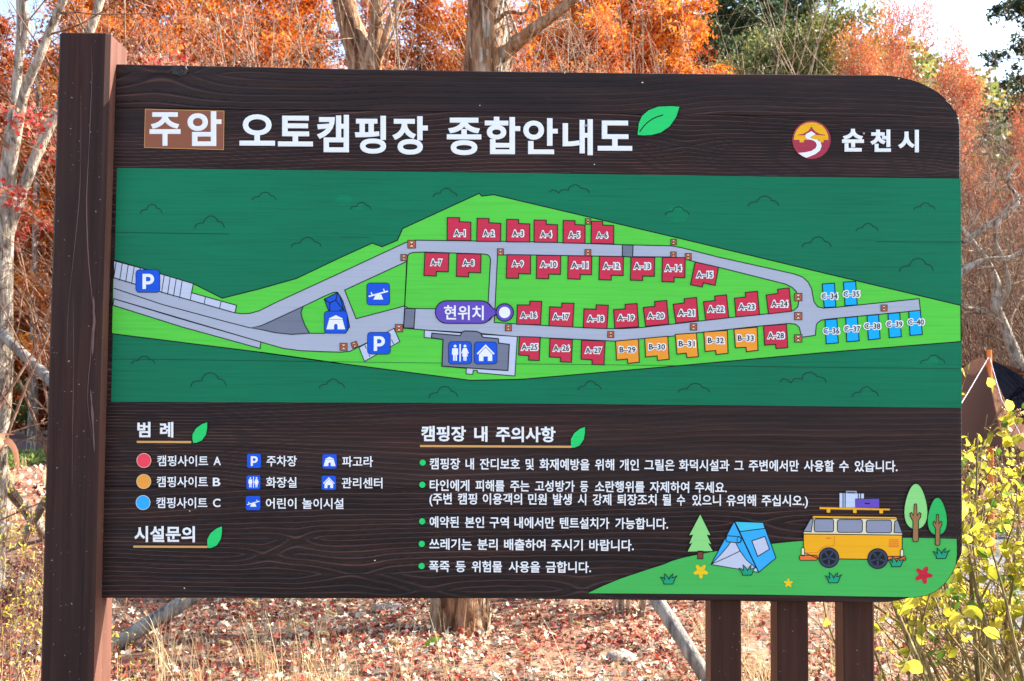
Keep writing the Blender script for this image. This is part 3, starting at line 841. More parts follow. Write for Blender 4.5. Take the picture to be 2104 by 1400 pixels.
# emblem
a = Art()
a.poly(circ(*c8([(443, 380)])[0], 39.3, 48), 'emred', -.0031)
a.poly(c8([(203, 378), (215, 310), (245, 245), (300, 185), (370, 152), (440, 143), (510, 150), (585, 185), (640, 250), (665, 315), (674, 380), (605, 380), (605, 413), (560, 413), (545, 378), (340, 378), (340, 412), (282, 412), (282, 378)]), 'emyel', -.0033)
a.poly(c8([(265, 308), (330, 297), (395, 262), (425, 225), (432, 205), (452, 205), (460, 228), (500, 270), (560, 300), (628, 312), (628, 320), (560, 316), (500, 312), (440, 262), (375, 300), (350, 318), (265, 316)]), 'emred', -.0035)
a.poly(c8([(440, 262), (498, 302), (420, 345), (440, 360), (520, 378), (565, 410), (580, 460), (560, 520), (500, 570), (420, 605), (372, 622), (310, 590), (262, 556), (340, 550), (440, 530), (500, 490), (515, 450), (500, 410), (460, 385), (385, 368), (360, 340), (365, 305)]), 'white', -.0037)
a.build('emblem', sign, 'round red and yellow emblem with roof and winding white path')

# the map panel
PANEL = Art()
PANEL.poly([(240.5, 345.5), (700, 351), (1200, 358), (1600, 363.5), (1974, 367.5), (1976.2, 838.5), (1500, 833), (900, 828), (228.3, 826)], 'panel', -.0022)
for pts, w_ in (([(233, 477.5), (330, 479), (470, 481)], .9), ([(228, 738), (420, 740), (840, 745.6), (1300, 750.5), (1973, 758)], .9), ([(1800, 497), (1973, 498)], .9), ([(700, 487), (760, 488)], .6)):
    PANEL.stroke(pts, 'cloud', -.0033, w_)
for (x, y, s_, w_) in ((288, 420, 45, 20), ):
    pass
panel = PANEL.build('map_panel', sign, 'deep green painted map field across the middle of the sign')
clouds = [(288, 333, 420, 440), (518, 567, 395, 412), (400, 461, 444, 470), (598, 660, 488, 509), (270, 318, 732, 749), (392, 465, 766, 796), (656, 708, 779, 799), (890, 939, 387, 405),
          (720, 762, 416, 431), (1367, 1416, 425, 443), (881, 941, 794, 818), (1188, 1235, 783, 802), (1537, 1600, 403, 425), (1878, 1921, 417, 432), (1759, 1804, 459, 476),
          (1648, 1708, 487, 509), (1848, 1918, 531, 559), (1891, 1942, 730, 748), (1751, 1805, 795, 816), (1393, 1458, 788, 808)]
for x0, x1, y0, y1 in clouds:
    w_ = x1 - x0; h = y1 - y0
    pts = [(0, 1), (.03, .74), (.1, .62), (.2, .56), (.3, .55), (.32, .38), (.38, .18), (.47, .04), (.57, .0), (.68, .1), (.75, .28), (.77, .42), (.86, .45), (.95, .62), (1, .92)]
    a = Art(); a.stroke([(x0 + p * w_, y0 + q * h) for p, q in pts], 'cloud', -.0026, 1.9); a.build('cloud_outline', panel)
for x0, x1, y0, y1 in ((1128, 1211, 380, 397), (1602, 1698, 765, 787)):
    w_ = x1 - x0; h = y1 - y0
    pts = [(0, .9), (.08, .6), (.17, .72), (.24, 1), (.3, .65), (.38, .58), (.48, .66), (.5, .3), (.58, .05), (.68, .0), (.76, .2), (.8, .42), (.9, .48), (.97, .65), (1, 1)]
    a = Art(); a.stroke([(x0 + p * w_, y0 + q * h) for p, q in pts], 'cloud', -.0026, 1.9); a.build('cloud_outline', panel)

lawn = [(233.6, 534)] + c4([(1193, 352), (1372, 442), (1600, 385), (1830, 320), (2103, 190)])[0:] + c5([(195, 360), (255, 383), (350, 343), (383, 270), (855, 53), (870, 70), (945, 61), (2103, 333)]) + \
       c6([(900, 488), (1716, 681), (1718, 903), (885, 970), (0, 1050)]) + c5([(1150, 1198), (1100, 1201), (800, 1207), (0, 1103)]) + c4([(1607, 775), (692, 661)])
a = Art(); a.poly(lawn, 'lawn', -.0026); a.stroke(lawn[:-1] , 'line', -.0028, 2.2); a.stroke([lawn[-1], lawn[-2], lawn[-3]], 'line', -.0028, 2.2)
a.build('lawn_area', panel, 'bright green lawn area of the map')

holeA = c4([(1545, 625), (1610, 612), (1660, 590), (1740, 553), (1870, 493), (2000, 430), (2060, 405)]) + c9([(375, 285), (430, 370), (480, 500), (520, 640), (548, 780), (520, 830), (490, 875), (200, 872)]) + c4([(2000, 659), (1910, 658), (1800, 665), (1700, 655), (1620, 637)])
holeB = c5([(24, 650), (408, 473), (395, 748), (95, 827)])
holeC = c5([(412, 440), (425, 424), (450, 417), (520, 415), (880, 427), (908, 432), (922, 448), (925, 465), (908, 770), (700, 768), (460, 764), (415, 761), (395, 748)])
holeD = c5([(968, 433), (1172, 433), (1745, 443), (2060, 446)]) + c6([(20, 395), (90, 415), (230, 447), (640, 550), (680, 570), (705, 595), (718, 620), (722, 650), (715, 690), (690, 712), (670, 718), (480, 738), (291, 757), (0, 790)]) + c5([(1850, 882), (1740, 888), (1640, 888), (1432, 878), (1100, 860), (948, 850)])
road = [(234, 571)] + c4([(1000, 405), (1450, 532), (1495, 538), (1540, 536), (1600, 520), (1700, 470), (2103, 285)]) + c5([(200, 450), (400, 357), (460, 342), (1190, 352), (1740, 370), (2040, 377), (2103, 388)]) + \
       c6([(230, 385), (690, 487), (745, 507), (780, 540), (800, 580), (807, 620), (815, 660), (838, 690), (870, 698), (950, 693), (1460, 640), (1468, 712), (900, 765), (858, 772), (835, 790), (828, 805), (823, 865), (735, 877), (733, 850), (724, 815), (700, 796), (660, 792), (480, 808), (0, 860)]) + \
       c5([(2060, 933), (1840, 952), (1690, 965), (1380, 950), (1090, 938), (870, 918), (517, 896), (390, 885), (345, 882)]) + c5([(300, 908), (115, 998), (60, 1027), (0, 1033)]) + c4([(2000, 772), (1850, 765), (1750, 752), (1610, 712), (1100, 565)]) + [(233.5, 614)]
a = Art(); a.poly(road, 'road', -.0030, [holeA, holeB, holeC, holeD])
a.stroke(road, 'line', -.0032, 1.9)
for h in (holeA, holeB, holeC, holeD): a.stroke(h, 'line', -.0032, 1.9, True)
a.stroke([(234, 592.5)] + c4([(1000, 480), (1400, 588), (1545, 625)]), 'line', -.00325, 1.9)
a.stroke(c5([(408, 473), (412, 440)]), 'line', -.00325, 1.8)
a.stroke(c5([(395, 748), (387, 883)]), 'line', -.00325, 1.8)
a.build('map_road', panel, 'grey looped road of the map')
a = Art(); a.shape([(234, 614)] + c4([(1610, 712), (1605, 752), (1120, 618), (697, 485)]), 'road', -.0031, 1.9); a.build('map_pavement', panel)
wedge = c4([(1545, 625), (1610, 612), (1660, 590), (1740, 553), (1870, 493), (1857, 530), (1865, 565), (1882, 610), (1910, 658), (1800, 665), (1700, 655), (1620, 637)])
a = Art(); a.shape(wedge, 'dgrey', -.0034, 1.9); a.build('map_verge', panel, 'dark grey wedge between the two roads')
for q in (c5([(1740, 371), (1805, 373), (1802, 447), (1738, 441)]), c5([(397, 763), (460, 765), (452, 885), (388, 883)])):
    a = Art(); a.shape(q, 'dgrey', -.0034, 1.9); a.build('map_crossing', panel)
# parking bays
bays = [(233.8, 536)] + c4([(900, 264), (1193, 352), (1182, 408), (1460, 486), (1450, 532), (1000, 405)]) + [(234, 571)]
a = Art(); a.shape(bays, 'roadlight', -.0034, 1.9)
for i in range(12):
    f = i / 12; x0, y0 = 240 + 150 * f, 537.5 + 46 * f * 1.0; 
    x0 = 239 + 12.3 * i; y0 = 537.0 + 3.62 * i; a.stroke([(x0, y0), (x0 - 5.5, y0 + 36)], 'line', -.0037, 1.5)
a.stroke(c4([(1182, 408), (1174, 455)]), 'line', -.0037, 1.5); a.stroke(c4([(1268, 434), (1260, 480)]), 'line', -.0037, 1.5); a.stroke(c4([(1364, 462), (1355, 505)]), 'line', -.0037, 1.5)
a.build('parking_bays', panel, 'row of pale parking bays at the left end of the map')
a = Art(); a.shape(c9([(685, 1080), (1185, 805), (1270, 995), (762, 1280)]), 'roadlight', -.0034, 1.6)
for q in ([(768, 1045), (790, 1100)], [(825, 1185), (845, 1215)], [(1150, 965), (1180, 1030)]): a.stroke(c9(q), 'line', -.0037, 1.4)
a.build('parking_bays', panel, 'slanted pale parking bays under the blue pictogram')
# building
a = Art(); a.shape(c5([(517, 897), (740, 915), (1090, 937), (1075, 1180), (845, 1160), (843, 1146), (818, 1145), (815, 1170), (774, 1167), (776, 1133), (625, 1120), (632, 955), (516, 942)]), 'roadlight', -.0034, 1.7)
a.shape(c5([(563, 916), (738, 931), (750, 908), (768, 902), (835, 905), (862, 914), (878, 941), (973, 950), (975, 977), (1041, 985), (1032, 1147), (625, 1120), (632, 955), (560, 945)]), 'dgrey', -.0037, 2.2)
a.build('map_building', panel, 'dark grey building outline on the map')
# shelter drawing
a = Art(); a.shape(c9([(185, 385), (375, 290), (450, 410), (520, 640), (545, 790), (500, 790), (250, 560)]), 'picto', -.0034, 2)
for q in ([(185, 385), (262, 440), (350, 400), (375, 290)], [(262, 440), (262, 560)], [(350, 400), (450, 530), (390, 560)], [(375, 290), (410, 350), (460, 540), (500, 600)]): a.stroke(c9(q), 'line', -.0037, 2)
a.build('map_shelter', panel, 'blue shelter drawing between the roads')

plots = []
C5 = [[(658,203),(733,203),(733,228),(803,231),(803,345),(657,343)], [(843,207),(915,208),(915,234),(988,238),(987,350),(840,349)], [(1025,213),(1098,215),(1098,239),(1167,242),(1167,353),(1023,352)],
 [(1194,218),(1269,219),(1269,244),(1338,247),(1338,356),(1194,354)], [(1374,220),(1446,222),(1446,245),(1508,249),(1508,361),(1373,359)], [(1548,225),(1617,227),(1617,249),(1685,252),(1685,365),(1545,362)],
 [(520,418),(668,422),(664,537),(590,535),(590,563),(514,560)], [(718,424),(866,428),(863,543),(790,540),(790,568),(714,565)], [(1027,431),(1172,433),(1171,550),(1098,548),(1098,578),(1022,576)],
 [(1210,435),(1358,437),(1356,553),(1284,551),(1284,580),(1208,578)], [(1404,438),(1550,440),(1548,555),(1478,553),(1478,583),(1402,580)], [(1598,441),(1745,443),(1743,560),(1670,558),(1670,588),(1594,585)],
 [(1792,447),(1938,449),(1936,565),(1864,563),(1864,591),(1789,588)], [(1986,448),(2126,450),(2124,574),(2058,571),(2058,600),(1983,597)]]
labels5 = [('A-1',733,298),('A-2',913,299),('A-3',1094,300),('A-4',1267,305),('A-5',1441,309),('A-6',1614,310),('A-7',590,480),('A-8',788,481),('A-9',1092,488),('A-10',1283,491),('A-11',1474,496),('A-12',1671,501),('A-13',1861,502),('A-14',2052,514)]
for q, (t_, x, y) in zip(C5, labels5): plots.append((c5(q), 'red', t_, c5([(x, y)])[0]))
C6 = [[(85,415),(228,447),(207,558),(135,542),(128,568),(57,553)]]
plots.append((c6(C6[0]), 'red', 'A-15', c6([(143,492)])[0]))
for q, t_, x, y in (([(1090,742),(1168,742),(1168,718),(1241,720),(1233,864),(1087,861)],'A-16',1160,804), ([(1290,753),(1365,756),(1365,730),(1440,732),(1432,878),(1286,870)],'A-17',1360,814), ([(1502,766),(1577,769),(1577,741),(1652,744),(1643,888),(1498,882)],'A-18',1573,826),
 ([(1685,771),(1757,766),(1756,738),(1829,733),(1839,876),(1692,886)],'A-19',1760,821), ([(1868,757),(1940,750),(1938,721),(2012,714),(2025,860),(1882,873)],'A-20',1945,808),
 ([(1103,937),(1232,941),(1225,1085),(1160,1082),(1162,1055),(1098,1050)],'A-25',1166,1001), ([(1292,948),(1430,956),(1424,1096),(1357,1092),(1357,1067),(1288,1062)],'A-26',1362,1008), ([(1487,960),(1632,965),(1625,1111),(1552,1108),(1552,1081),(1484,1076)],'A-27',1560,1022)):
    plots.append((c5(q), 'red', t_, c5([(x, y)])[0]))
for q, t_, x, y in (([(1697,965),(1838,952),(1843,1095),(1772,1102),(1770,1075),(1703,1082)],'B-29',1771,1018), ([(1877,948),(2019,935),(2027,1077),(1956,1084),(1953,1056),(1882,1063)],'B-30',1953,1000)):
    plots.append((c5(q), 'orange', t_, c5([(x, y)])[0]))
plots.append(([(1383.2,625.8),(1406.5,622.6),(1405.7,614.3),(1431,611.5),(1434.8,659),(1389,664.5)], 'red', 'A-21', (1410, 643)))
plots.append(([(1387.5,687.5),(1430.8,684.5),(1435,733.2),(1411.5,735),(1410,726),(1391,728)], 'orange', 'B-31', (1411, 706.5)))
for q, t_, x, y in (([(136,659),(208,651),(205,624),(277,616),(291,757),(150,772)],'A-22',212,703), ([(326,637),(396,630),(393,602),(467,594),(480,738),(336,752)],'A-23',401,689), ([(521,617),(594,608),(592,582),(662,574),(677,717),(536,733)],'A-24',603,671),
 ([(505,808),(645,796),(654,940),(582,946),(579,920),(512,925)],'A-28',581,866)):
    plots.append((c6(q), 'red', t_, c6([(x, y)])[0]))
for q, t_, x, y in (([(138,845),(282,835),(287,975),(214,983),(211,958),(146,964)],'B-32',212,896), ([(323,828),(465,815),(471,957),(400,965),(397,938),(332,942)],'B-33',396,882)):
    plots.append((c6(q), 'orange', t_, c6([(x, y)])[0]))
for q, t_, x, y in (([(866,550),(940,545),(949,690),(878,694)],'C-34',910,624), ([(996,538),(1070,534),(1080,678),(1006,682)],'C-35',1045,611), ([(883,770),(955,765),(964,911),(890,917)],'C-36',922,837), ([(1010,757),(1081,750),(1092,898),(1016,904)],'C-37',1050,825),
 ([(1141,744),(1211,738),(1221,885),(1149,892)],'C-38',1173,808), ([(1270,732),(1341,726),(1351,873),(1277,879)],'C-39',1309,796), ([(1397,718),(1468,712),(1480,860),(1405,865)],'C-40',1441,783)):
    plots.append((c6(q), 'blue', t_, c6([(x, y)])[0]))
for i, (q, m, t_, (lx, ly)) in enumerate(plots):
    a = Art(); a.shape(q, m, -.0038, 1.9)
    ob = a.build('campsite_plot', panel, {'red': 'red', 'orange': 'orange', 'blue': 'blue'}[m] + ' plot marked ' + t_)
    NAMES['p%d' % i] = ('plot_number', panel, 'number ' + t_)
    hw = (len(t_) * 8.3) / 2 + (1.4 if len(t_) < 4 else 2.0); t2 = t_.replace('-', '–')
    if len(t_) == 3: hw = 13.4
    else: hw = 19.0
    word('p%d' % i, t2, lx - hw, lx + hw, ly + 8.3, ly + 8.6, 16.8, 'white', .0, -.0046, True, .125, .004)
    word('p%d' % i, t2, lx - hw + 2.6, lx + hw - 2.6, ly + 5.7, ly + 6.0, 11.6, 'line', .012, -.0058, True, 0, .002)
# drain markers
def marker(x, y, r, rot=0):
    a = Art(); c, s_ = math.cos(rot), math.sin(rot)
    R_ = lambda L: [(x + (p * c - q * s_) * r, y + (p * s_ + q * c) * r) for p, q in L]
    a.poly(R_([(-1, -1), (1, -1), (1, 1), (-1, 1)]), 'hyd', -.0040); a.stroke(R_([(-1, -1), (1, -1), (1, 1), (-1, 1)]), 'line', -.0042, 1.3, True)
    a.poly(R_([(-.6, -.6), (.6, -.6), (.6, .6), (-.6, .6)]), 'cream', -.0042)
    a.poly(R_([(-.6, -.6), (0, 0), (-.6, .6)]), 'hyd', -.0044); a.poly(R_([(.6, -.6), (.6, .6), (0, 0)]), 'hyd', -.0044)
    a.stroke(R_([(-.6, -.6), (.6, .6)]), 'line', -.0046, 1.2); a.stroke(R_([(.6, -.6), (-.6, .6)]), 'line', -.0047, 1.2)
    a.build('crossed_square_marker', panel)
for x, y, r, ro in ((438,367,24,0),(390,449,19,0),(360,885,23,0),(18,1000,22,0),(85,988,18,-.35),(986,414,19,0),(1527,226,17,0),(1526,419,19,0),(2055,353,17,0),(2054,431,17,0),(1035,883,19,0),(1667,924,19,0)):
    p_ = c5([(x, y)])[0]; marker(p_[0], p_[1], r / 3.004, ro)
for x, y, r in ((42,381,19),(718,630,23),(718,747,23),(718,884,23),(1245,697,19),(75,813,20)):
    p_ = c6([(x, y)])[0]; marker(p_[0], p_[1], r / 2.989)
def sq(L): return L[0][0], L[0][1], L[1][0], L[1][1]
picto(*sq(c5([(163, 608), (300, 740)])), 'saw', panel)['label'] = 'blue seesaw pictogram on the map lawn'
picto(*sq(c5([(167, 912), (305, 1044)])), 'P', panel)['label'] = 'blue letter pictogram over the slanted bays'
picto(*sq(c5([(667, 970), (806, 1105)])), 'wc', panel, -.0044)['label'] = 'blue toilet pictogram on the map building'
picto(*sq(c5([(826, 972), (963, 1105)])), 'house', panel, -.0044)['label'] = 'blue house pictogram on the map building'
picto(667, 640.3, 713, 684.5, 'tent', panel, -.0042)['label'] = 'blue shelter pictogram between the roads'
picto(279.8, 555.3, 327.8, 600.5, 'P', panel, -.0044)['label'] = 'blue letter pictogram over the long row of bays'
# you-are-here
pill = c5(rrect(585, 716, 935, 855, 69, 8)); ccx, ccy = c5([(1012, 788)])[0]
a = Art(); a.shape(pill, 'purple', -.0044, 2); a.poly(c5([(905, 735), (940, 765), (965, 780), (965, 796), (940, 805), (905, 838)]), 'purple', -.0047)
a.stroke(c5([(915, 733), (938, 762), (965, 776)]), 'line', -.0048, 2); a.stroke(c5([(915, 840), (938, 812), (965, 800)]), 'line', -.0048, 2)
a.shape(circ(ccx, ccy, 18, 30), 'purple', -.0045, 2); a.poly(circ(ccx, ccy, 11.6, 30), 'white', -.0048)
here = a.build('location_marker', panel, 'purple pill shaped marker with a round white dot')
NAMES['here'] = ('location_lettering', panel, 'three white letters on the purple marker'); word('here', '현위치', 912, 993.8, 657.5, 658.5, 30, weight=.02, y=-.0055)

M_sm = paint('rubbed_green_paint', S(8, 127, 84, .97), .5, .12, .5, .3); P['smudge'] = M_sm
for x, y, rx, ry in ((1392, 440, 23, 17), (707, 410, 17, 12), (1914, 742, 14, 10), (735, 425, 10, 8), (1500, 610, 0, 0)):
    if not rx: continue
    a = Art(); pts = [(x + rx * (1 + .2 * math.sin(3 * k)) * math.cos(.3142 * k), y + ry * (1 + .2 * math.cos(2.3 * k)) * math.sin(.3142 * k)) for k in range(20)]
    a.poly(pts, 'smudge', -.00235); a.build('rubbed_patch', panel, 'faint rubbed lighter patch in the green paint')
# illustration
a = Art()
hillp = [(1207.7, 1219.3), (1240, 1204), (1273.8, 1190), (1333, 1170), (1365, 1160)] + smooth(c7([(0, 608), (100, 580), (240, 552), (330, 535), (520, 508), (740, 482), (940, 463), (1300, 445), (1700, 440), (2053, 448)]), 3) + \
        c7([(2055, 560), (2045, 640), (2015, 700), (1965, 770), (1900, 825), (1830, 855), (1750, 867), (1400, 862), (600, 848), (0, 843)]) + [(1300, 1219.8)]
a.poly(hillp, 'hill', -.0028); a.stroke(hillp, 'line', -.0026, 2.4, True)
ill = a.build('painted_hill', sign, 'green painted hill with tent, van and trees at the lower right')
# fir
a = Art(); a.shape(c7([(188, 535), (226, 535), (226, 592), (186, 592)]), 'rust', -.0032, 1.6)
a.shape(c7([(206, 265), (285, 425), (258, 420), (290, 490), (268, 482), (302, 538), (110, 542), (143, 480), (122, 488), (150, 420), (122, 425)]), 'pale', -.0034, 1.8); a.build('drawn_fir_tree', ill)
# tent
a = Art(); a.shape(c7([(285, 630), (450, 322), (625, 688)]), 'skyb', -.0032, 1.8)
a.poly(c7([(285, 632), (345, 570), (405, 500), (425, 470), (460, 472), (490, 530), (540, 600), (612, 660), (625, 688), (500, 668)]), 'roadlight', -.0035); a.stroke(c7([(285, 632), (345, 570), (405, 500), (425, 470), (460, 472), (490, 530), (540, 600), (612, 660), (625, 688), (500, 668)]), 'line', -.0037, 1.6, True)
a.stroke(c7([(290, 628), (400, 580), (497, 533)]), 'line', -.0037, 1.6)
a.shape(c7([(455, 322), (660, 330), (752, 585), (628, 688)]), 'skyb', -.0034, 1.8)
a.shape(c7([(455, 322), (660, 330), (672, 372), (492, 395)]), 'cyan', -.0036, 1.8)
a.shape(c7([(578, 462), (672, 430), (705, 522), (620, 574)]), 'roadlight', -.0036, 1.8)
a.shape(c7([(400, 425), (490, 432), (502, 448), (496, 468), (485, 476), (400, 468), (390, 450)]), 'skyb', -.0039, 1.6); a.stroke(circ(*c7([(487, 454)])[0], 4.6, 16, 6), 'line', -.0042, 1.2, True)
a.build('drawn_tent', ill)
# van
a = Art()
a.shape(c7([(1018, 280), (1620, 290), (1655, 395), (1662, 590), (950, 590), (950, 400)]), 'vancream', -.0031, 1.8)
a.shape(c7([(1018, 280), (1615, 288), (1632, 304), (1010, 298)]), 'van', -.0034, 1.5)
a.shape(c7([(950, 412), (1662, 420), (1660, 582), (1560, 600), (1540, 596), (1060, 590), (950, 545)]), 'van', -.0034, 1.8)
for q in (rrect(1028, 304, 1167, 397, 16), rrect(1195, 308, 1375, 401, 18), rrect(1403, 312, 1585, 404, 18), [(950, 394), (1000, 305), (1020, 304), (1005, 396)], [(1603, 402), (1608, 320), (1630, 314), (1662, 405)]):
    a.shape(c7(q), 'glass', -.0037, 1.6)
a.stroke(c7([(952, 404), (1660, 412)]), 'cream', -.0037, 2.4)
a.stroke(c7([(965, 547), (1050, 547), (1080, 515), (1110, 500), (1170, 497), (1172, 430)]), 'vanred', -.0037, 1.4); a.stroke(c7([(1110, 443), (1150, 443)]), 'vanred', -.0037, 2.4)
for k in range(5): a.stroke(c7([(1565, 454 + 12.5 * k), (1637, 454 + 12.5 * k)]), 'vanred', -.0037, 2)
a.shape(c7(rrect(921, 565, 1050, 602, 12)), 'vanred', -.0036, 1.6); a.shape(c7(rrect(1556, 573, 1688, 606, 12)), 'vanred', -.0036, 1.6)
a.shape(c7(rrect(935, 512, 957, 570, 8)), 'cream', -.0038, 1.4); a.shape(c7(rrect(1648, 524, 1671, 580, 8)), 'cream', -.0038, 1.4)
a.build('drawn_van', ill, 'orange and cream drawn van with a roof rack')
for cx, cy in ((1133, 583), (1485, 590)):
    a = Art(); x, y = c7([(cx, cy)])[0]
    a.shape(circ(x, y, 20.5, 32), 'tyre', -.0040, 1.8); a.poly(circ(x, y, 14.5, 28), 'line', -.0043)
    for k in range(5):
        an = math.radians(72 * k + 18); d = np.array([math.cos(an), math.sin(an)])
        a.stroke([(x, y), (x + d[0] * 14, y + d[1] * 14)], 'tyre', -.0046 - .0001 * k, 4)
    a.poly(circ(x, y, 3.6, 14), 'tyre', -.0052); a.stroke(circ(x, y, 3.6, 14), 'line', -.0053, 1, True)
    a.build('drawn_wheel', ill)
a = Art(); a.poly(c7([(1066, 218), (1075, 219), (1572, 230), (1572, 242), (1066, 233)]), 'van', -.0033)
for x in (1130, 1320, 1510): a.poly(c7([(x - 14, 232), (x + 14, 232), (x + 12, 258 + (x - 1130) / 60), (x - 12, 258 + (x - 1130) / 60)]), 'van', -.0035)
a.build('drawn_roof_rack', ill)
a = Art(); a.poly(c7([(1210, 118), (1385, 122), (1385, 222), (1210, 221)]), 'lgrey', -.0032)
for x in (1235, 1250, 1345, 1362): a.stroke(c7([(x, 118), (x, 221)]), 'tyre', -.0034, 2.2)
a.stroke(c7([(1260, 118), (1262, 106), (1328, 107), (1330, 119)]), 'glass', -.0034, 3)
a.build('drawn_suitcase', ill, 'light grey drawn suitcase')
a = Art(); a.poly(c7([(1322, 160), (1495, 155), (1496, 225), (1322, 224)]), 'purple', -.0036); a.poly(c7([(1390, 188), (1430, 188), (1428, 197), (1392, 197)]), 'line', -.0038); a.stroke(c7([(1322, 160), (1495, 156)]), 'line', -.0038, 1.2)
a.build('drawn_suitcase', ill, 'purple drawn suitcase')
# round trees
def drop(cx, top, bot, w_, pts=24):
    o = []
    for i in range(pts):
        th = 2 * math.pi * i / pts; s_ = math.sin(th); yy = (1 - math.cos(th)) / 2
        wid = w_ * (abs(s_) ** .9) * (.62 + .45 * yy) * (1 if s_ >= 0 else -1)
        o.append((cx + wid, top + (bot - top) * yy))
    return o
for cx, top, bot, w_, m, tx, ty0, ty1, lab in ((1760, 48, 380, 98, 'pale', 1757, 195, 468, 'taller pale green drawn tree'), (1915, 148, 422, 82, 'mid', 1916, 270, 494, 'shorter deep green drawn tree')):
    a = Art(); a.shape(c7(drop(cx, top, bot, w_)), m, -.0033 if m == 'pale' else -.0036, 1.8)
    s_ = (ty1 - ty0) / 273
    tr = [(-9, 8), (-5, 0), (5, 0), (9, 8), (12, 85), (28, 62), (40, 70), (38, 95), (22, 120), (22, 262), (14, 273), (-12, 273), (-20, 262), (-18, 125), (-38, 90), (-40, 68), (-28, 62), (-14, 85)]
    a.shape(c7([(tx + p * s_, ty0 + q * s_) for p, q in tr]), 'trunk', -.0039, 1.6); a.build('drawn_tree', ill, lab)
def tuft(x, y, s_=1.0):
    a = Art(); b_ = [(-60, -38), (-42, -34), (-28, -20), (-30, -62), (-10, -42), (2, -22), (14, -45), (30, -62), (22, -32), (35, -34), (62, -48), (45, -28), (36, 0), (28, 12), (-34, 12), (-38, -8)]
    q = [(x + p * s_ / 3.5067, y + r_ * s_ / 3.5067) for p, r_ in b_]
    a.shape(q, 'teal', -.0044, 1.6); a.build('drawn_grass_tuft', ill)
for x, y in c7([(545, 697), (1167, 752), (1620, 636), (1944, 577)]): tuft(x, y)
tuft(1374, 1197)
def flower(x, y, r, m, rot=0, n=5):
    a = Art(); pts = []
    for i in range(n * 8):
        th = 2 * math.pi * i / (n * 8) + rot; cc_ = math.cos(n * (th - rot)); rr = r * (.76 + .24 * (abs(cc_) ** .6) * (1 if cc_ > 0 else -1)) 
        pts.append((x + rr * math.cos(th), y + rr * math.sin(th)))
    a.poly(pts, m, -.0036); a.build('drawn_flower', ill, {'yellow': None, 'crim': 'red drawn flower'}[m])
flower(*c7([(210, 680)])[0], 15.5, 'yellow', .3); flower(*c7([(841, 766)])[0], 9.5, 'yellow', -.3); flower(*c7([(1815, 708)])[0], 19, 'crim', .1)
flush()

# small chips in the stain
a = Art()
for (x, y) in ((986, 217), (1847, 162), (390, 1050), (770, 1152), (1160, 150), (1320, 170), (1221, 338), (379, 1209)):
    a.poly([(x + random.uniform(1, 2.6) * math.cos(k), y + random.uniform(.6, 1.8) * math.sin(k)) for k in (0, 1.1, 2.2, 3.4, 4.6, 5.5)], 'cream', -.0026)
a.build('paint_chips', sign, 'tiny pale chips where the stain has flaked')
# screw heads by the lettering and the dark knot hole
M_metal, t, b = new_mat('dull_screw_metal'); b.inputs['Metallic'].default_value = .9; b.inputs['Base Color'].default_value = (.35, .30, .28, 1); b.inputs['Roughness'].default_value = .4
def screw(px_, py_, r):
    c = bp(px_, py_, -.003); mb = MB(); vs_ = []; n = 14
    for k in range(n): vs_.append((c[0] + r * math.cos(6.2832 * k / n), -.0030, c[2] + r * math.sin(6.2832 * k / n)))
    for k in range(n): vs_.append((c[0] + r * .8 * math.cos(6.2832 * k / n), -.0066, c[2] + r * .8 * math.sin(6.2832 * k / n)))
    vs_.append((c[0], -.0071, c[2]))
    mb.add(to_local(vs_), [(k, (k + 1) % n, n + (k + 1) % n, n + k) for k in range(n)] + [(n + k, n + (k + 1) % n, 2 * n) for k in range(n)])
    mb.build('screw', M_metal, sign)
screw(1204, 259, .0034); screw(1774, 275, .0034)
M_hole, t, b = new_mat('dark_knot_hole'); b.inputs['Base Color'].default_value = (.012, .008, .007, 1); b.inputs['Roughness'].default_value = .35
nn_ = noise(t, texco(t), 90, 3); r = ramp(t, [(.45, (.01, .007, .006)), (.7, (.07, .035, .02))], nn_); t.links.new(r.outputs[0], b.inputs['Base Color']); bump(t, b, nn_, 1, .01)
mb = MB(); c = bp(369, 145, 0); vs_ = [(c[0], -.0005, c[2])]
for ring, (rr, yy) in enumerate(((.009, -.0016), (.014, -.0030), (.0175, -.0040), (.0195, -.0012))):
    for k in range(16): 
        q = 1 + .12 * math.sin(3 * k + ring); vs_.append((c[0] + rr * q * 1.15 * math.cos(.3927 * k), yy, min(c[2] + rr * q * .8 * math.sin(.3927 * k), float(top_z(c[0])) - .001)))
fs_ = [(0, 1 + k, 1 + (k + 1) % 16) for k in range(16)] + [(1 + 16 * r_ + k, 1 + 16 * (r_ + 1) + k, 1 + 16 * (r_ + 1) + (k + 1) % 16, 1 + 16 * r_ + (k + 1) % 16) for r_ in range(3) for k in range(16)]
mb.add(to_local(vs_), fs_); mb.build('knot_hole', M_hole, sign, smooth=True)

#@@BACKGROUND@@
# ------------------------------------------------------------------ leaves, stems, trees
def rotmats(n, tilt_mean=None, full=True):
    """random rotation matrices (n,3,3)"""
    q = rng.normal(size=(n, 4)); q /= np.linalg.norm(q, axis=1)[:, None]
    w_, x, y, z = q.T
    return np.stack([np.stack([1 - 2 * (y * y + z * z), 2 * (x * y - z * w_), 2 * (x * z + y * w_)], -1),
                     np.stack([2 * (x * y + z * w_), 1 - 2 * (x * x + z * z), 2 * (y * z - x * w_)], -1),
                     np.stack([2 * (x * z - y * w_), 2 * (y * z + x * w_), 1 - 2 * (x * x + y * y)], -1)], 1)

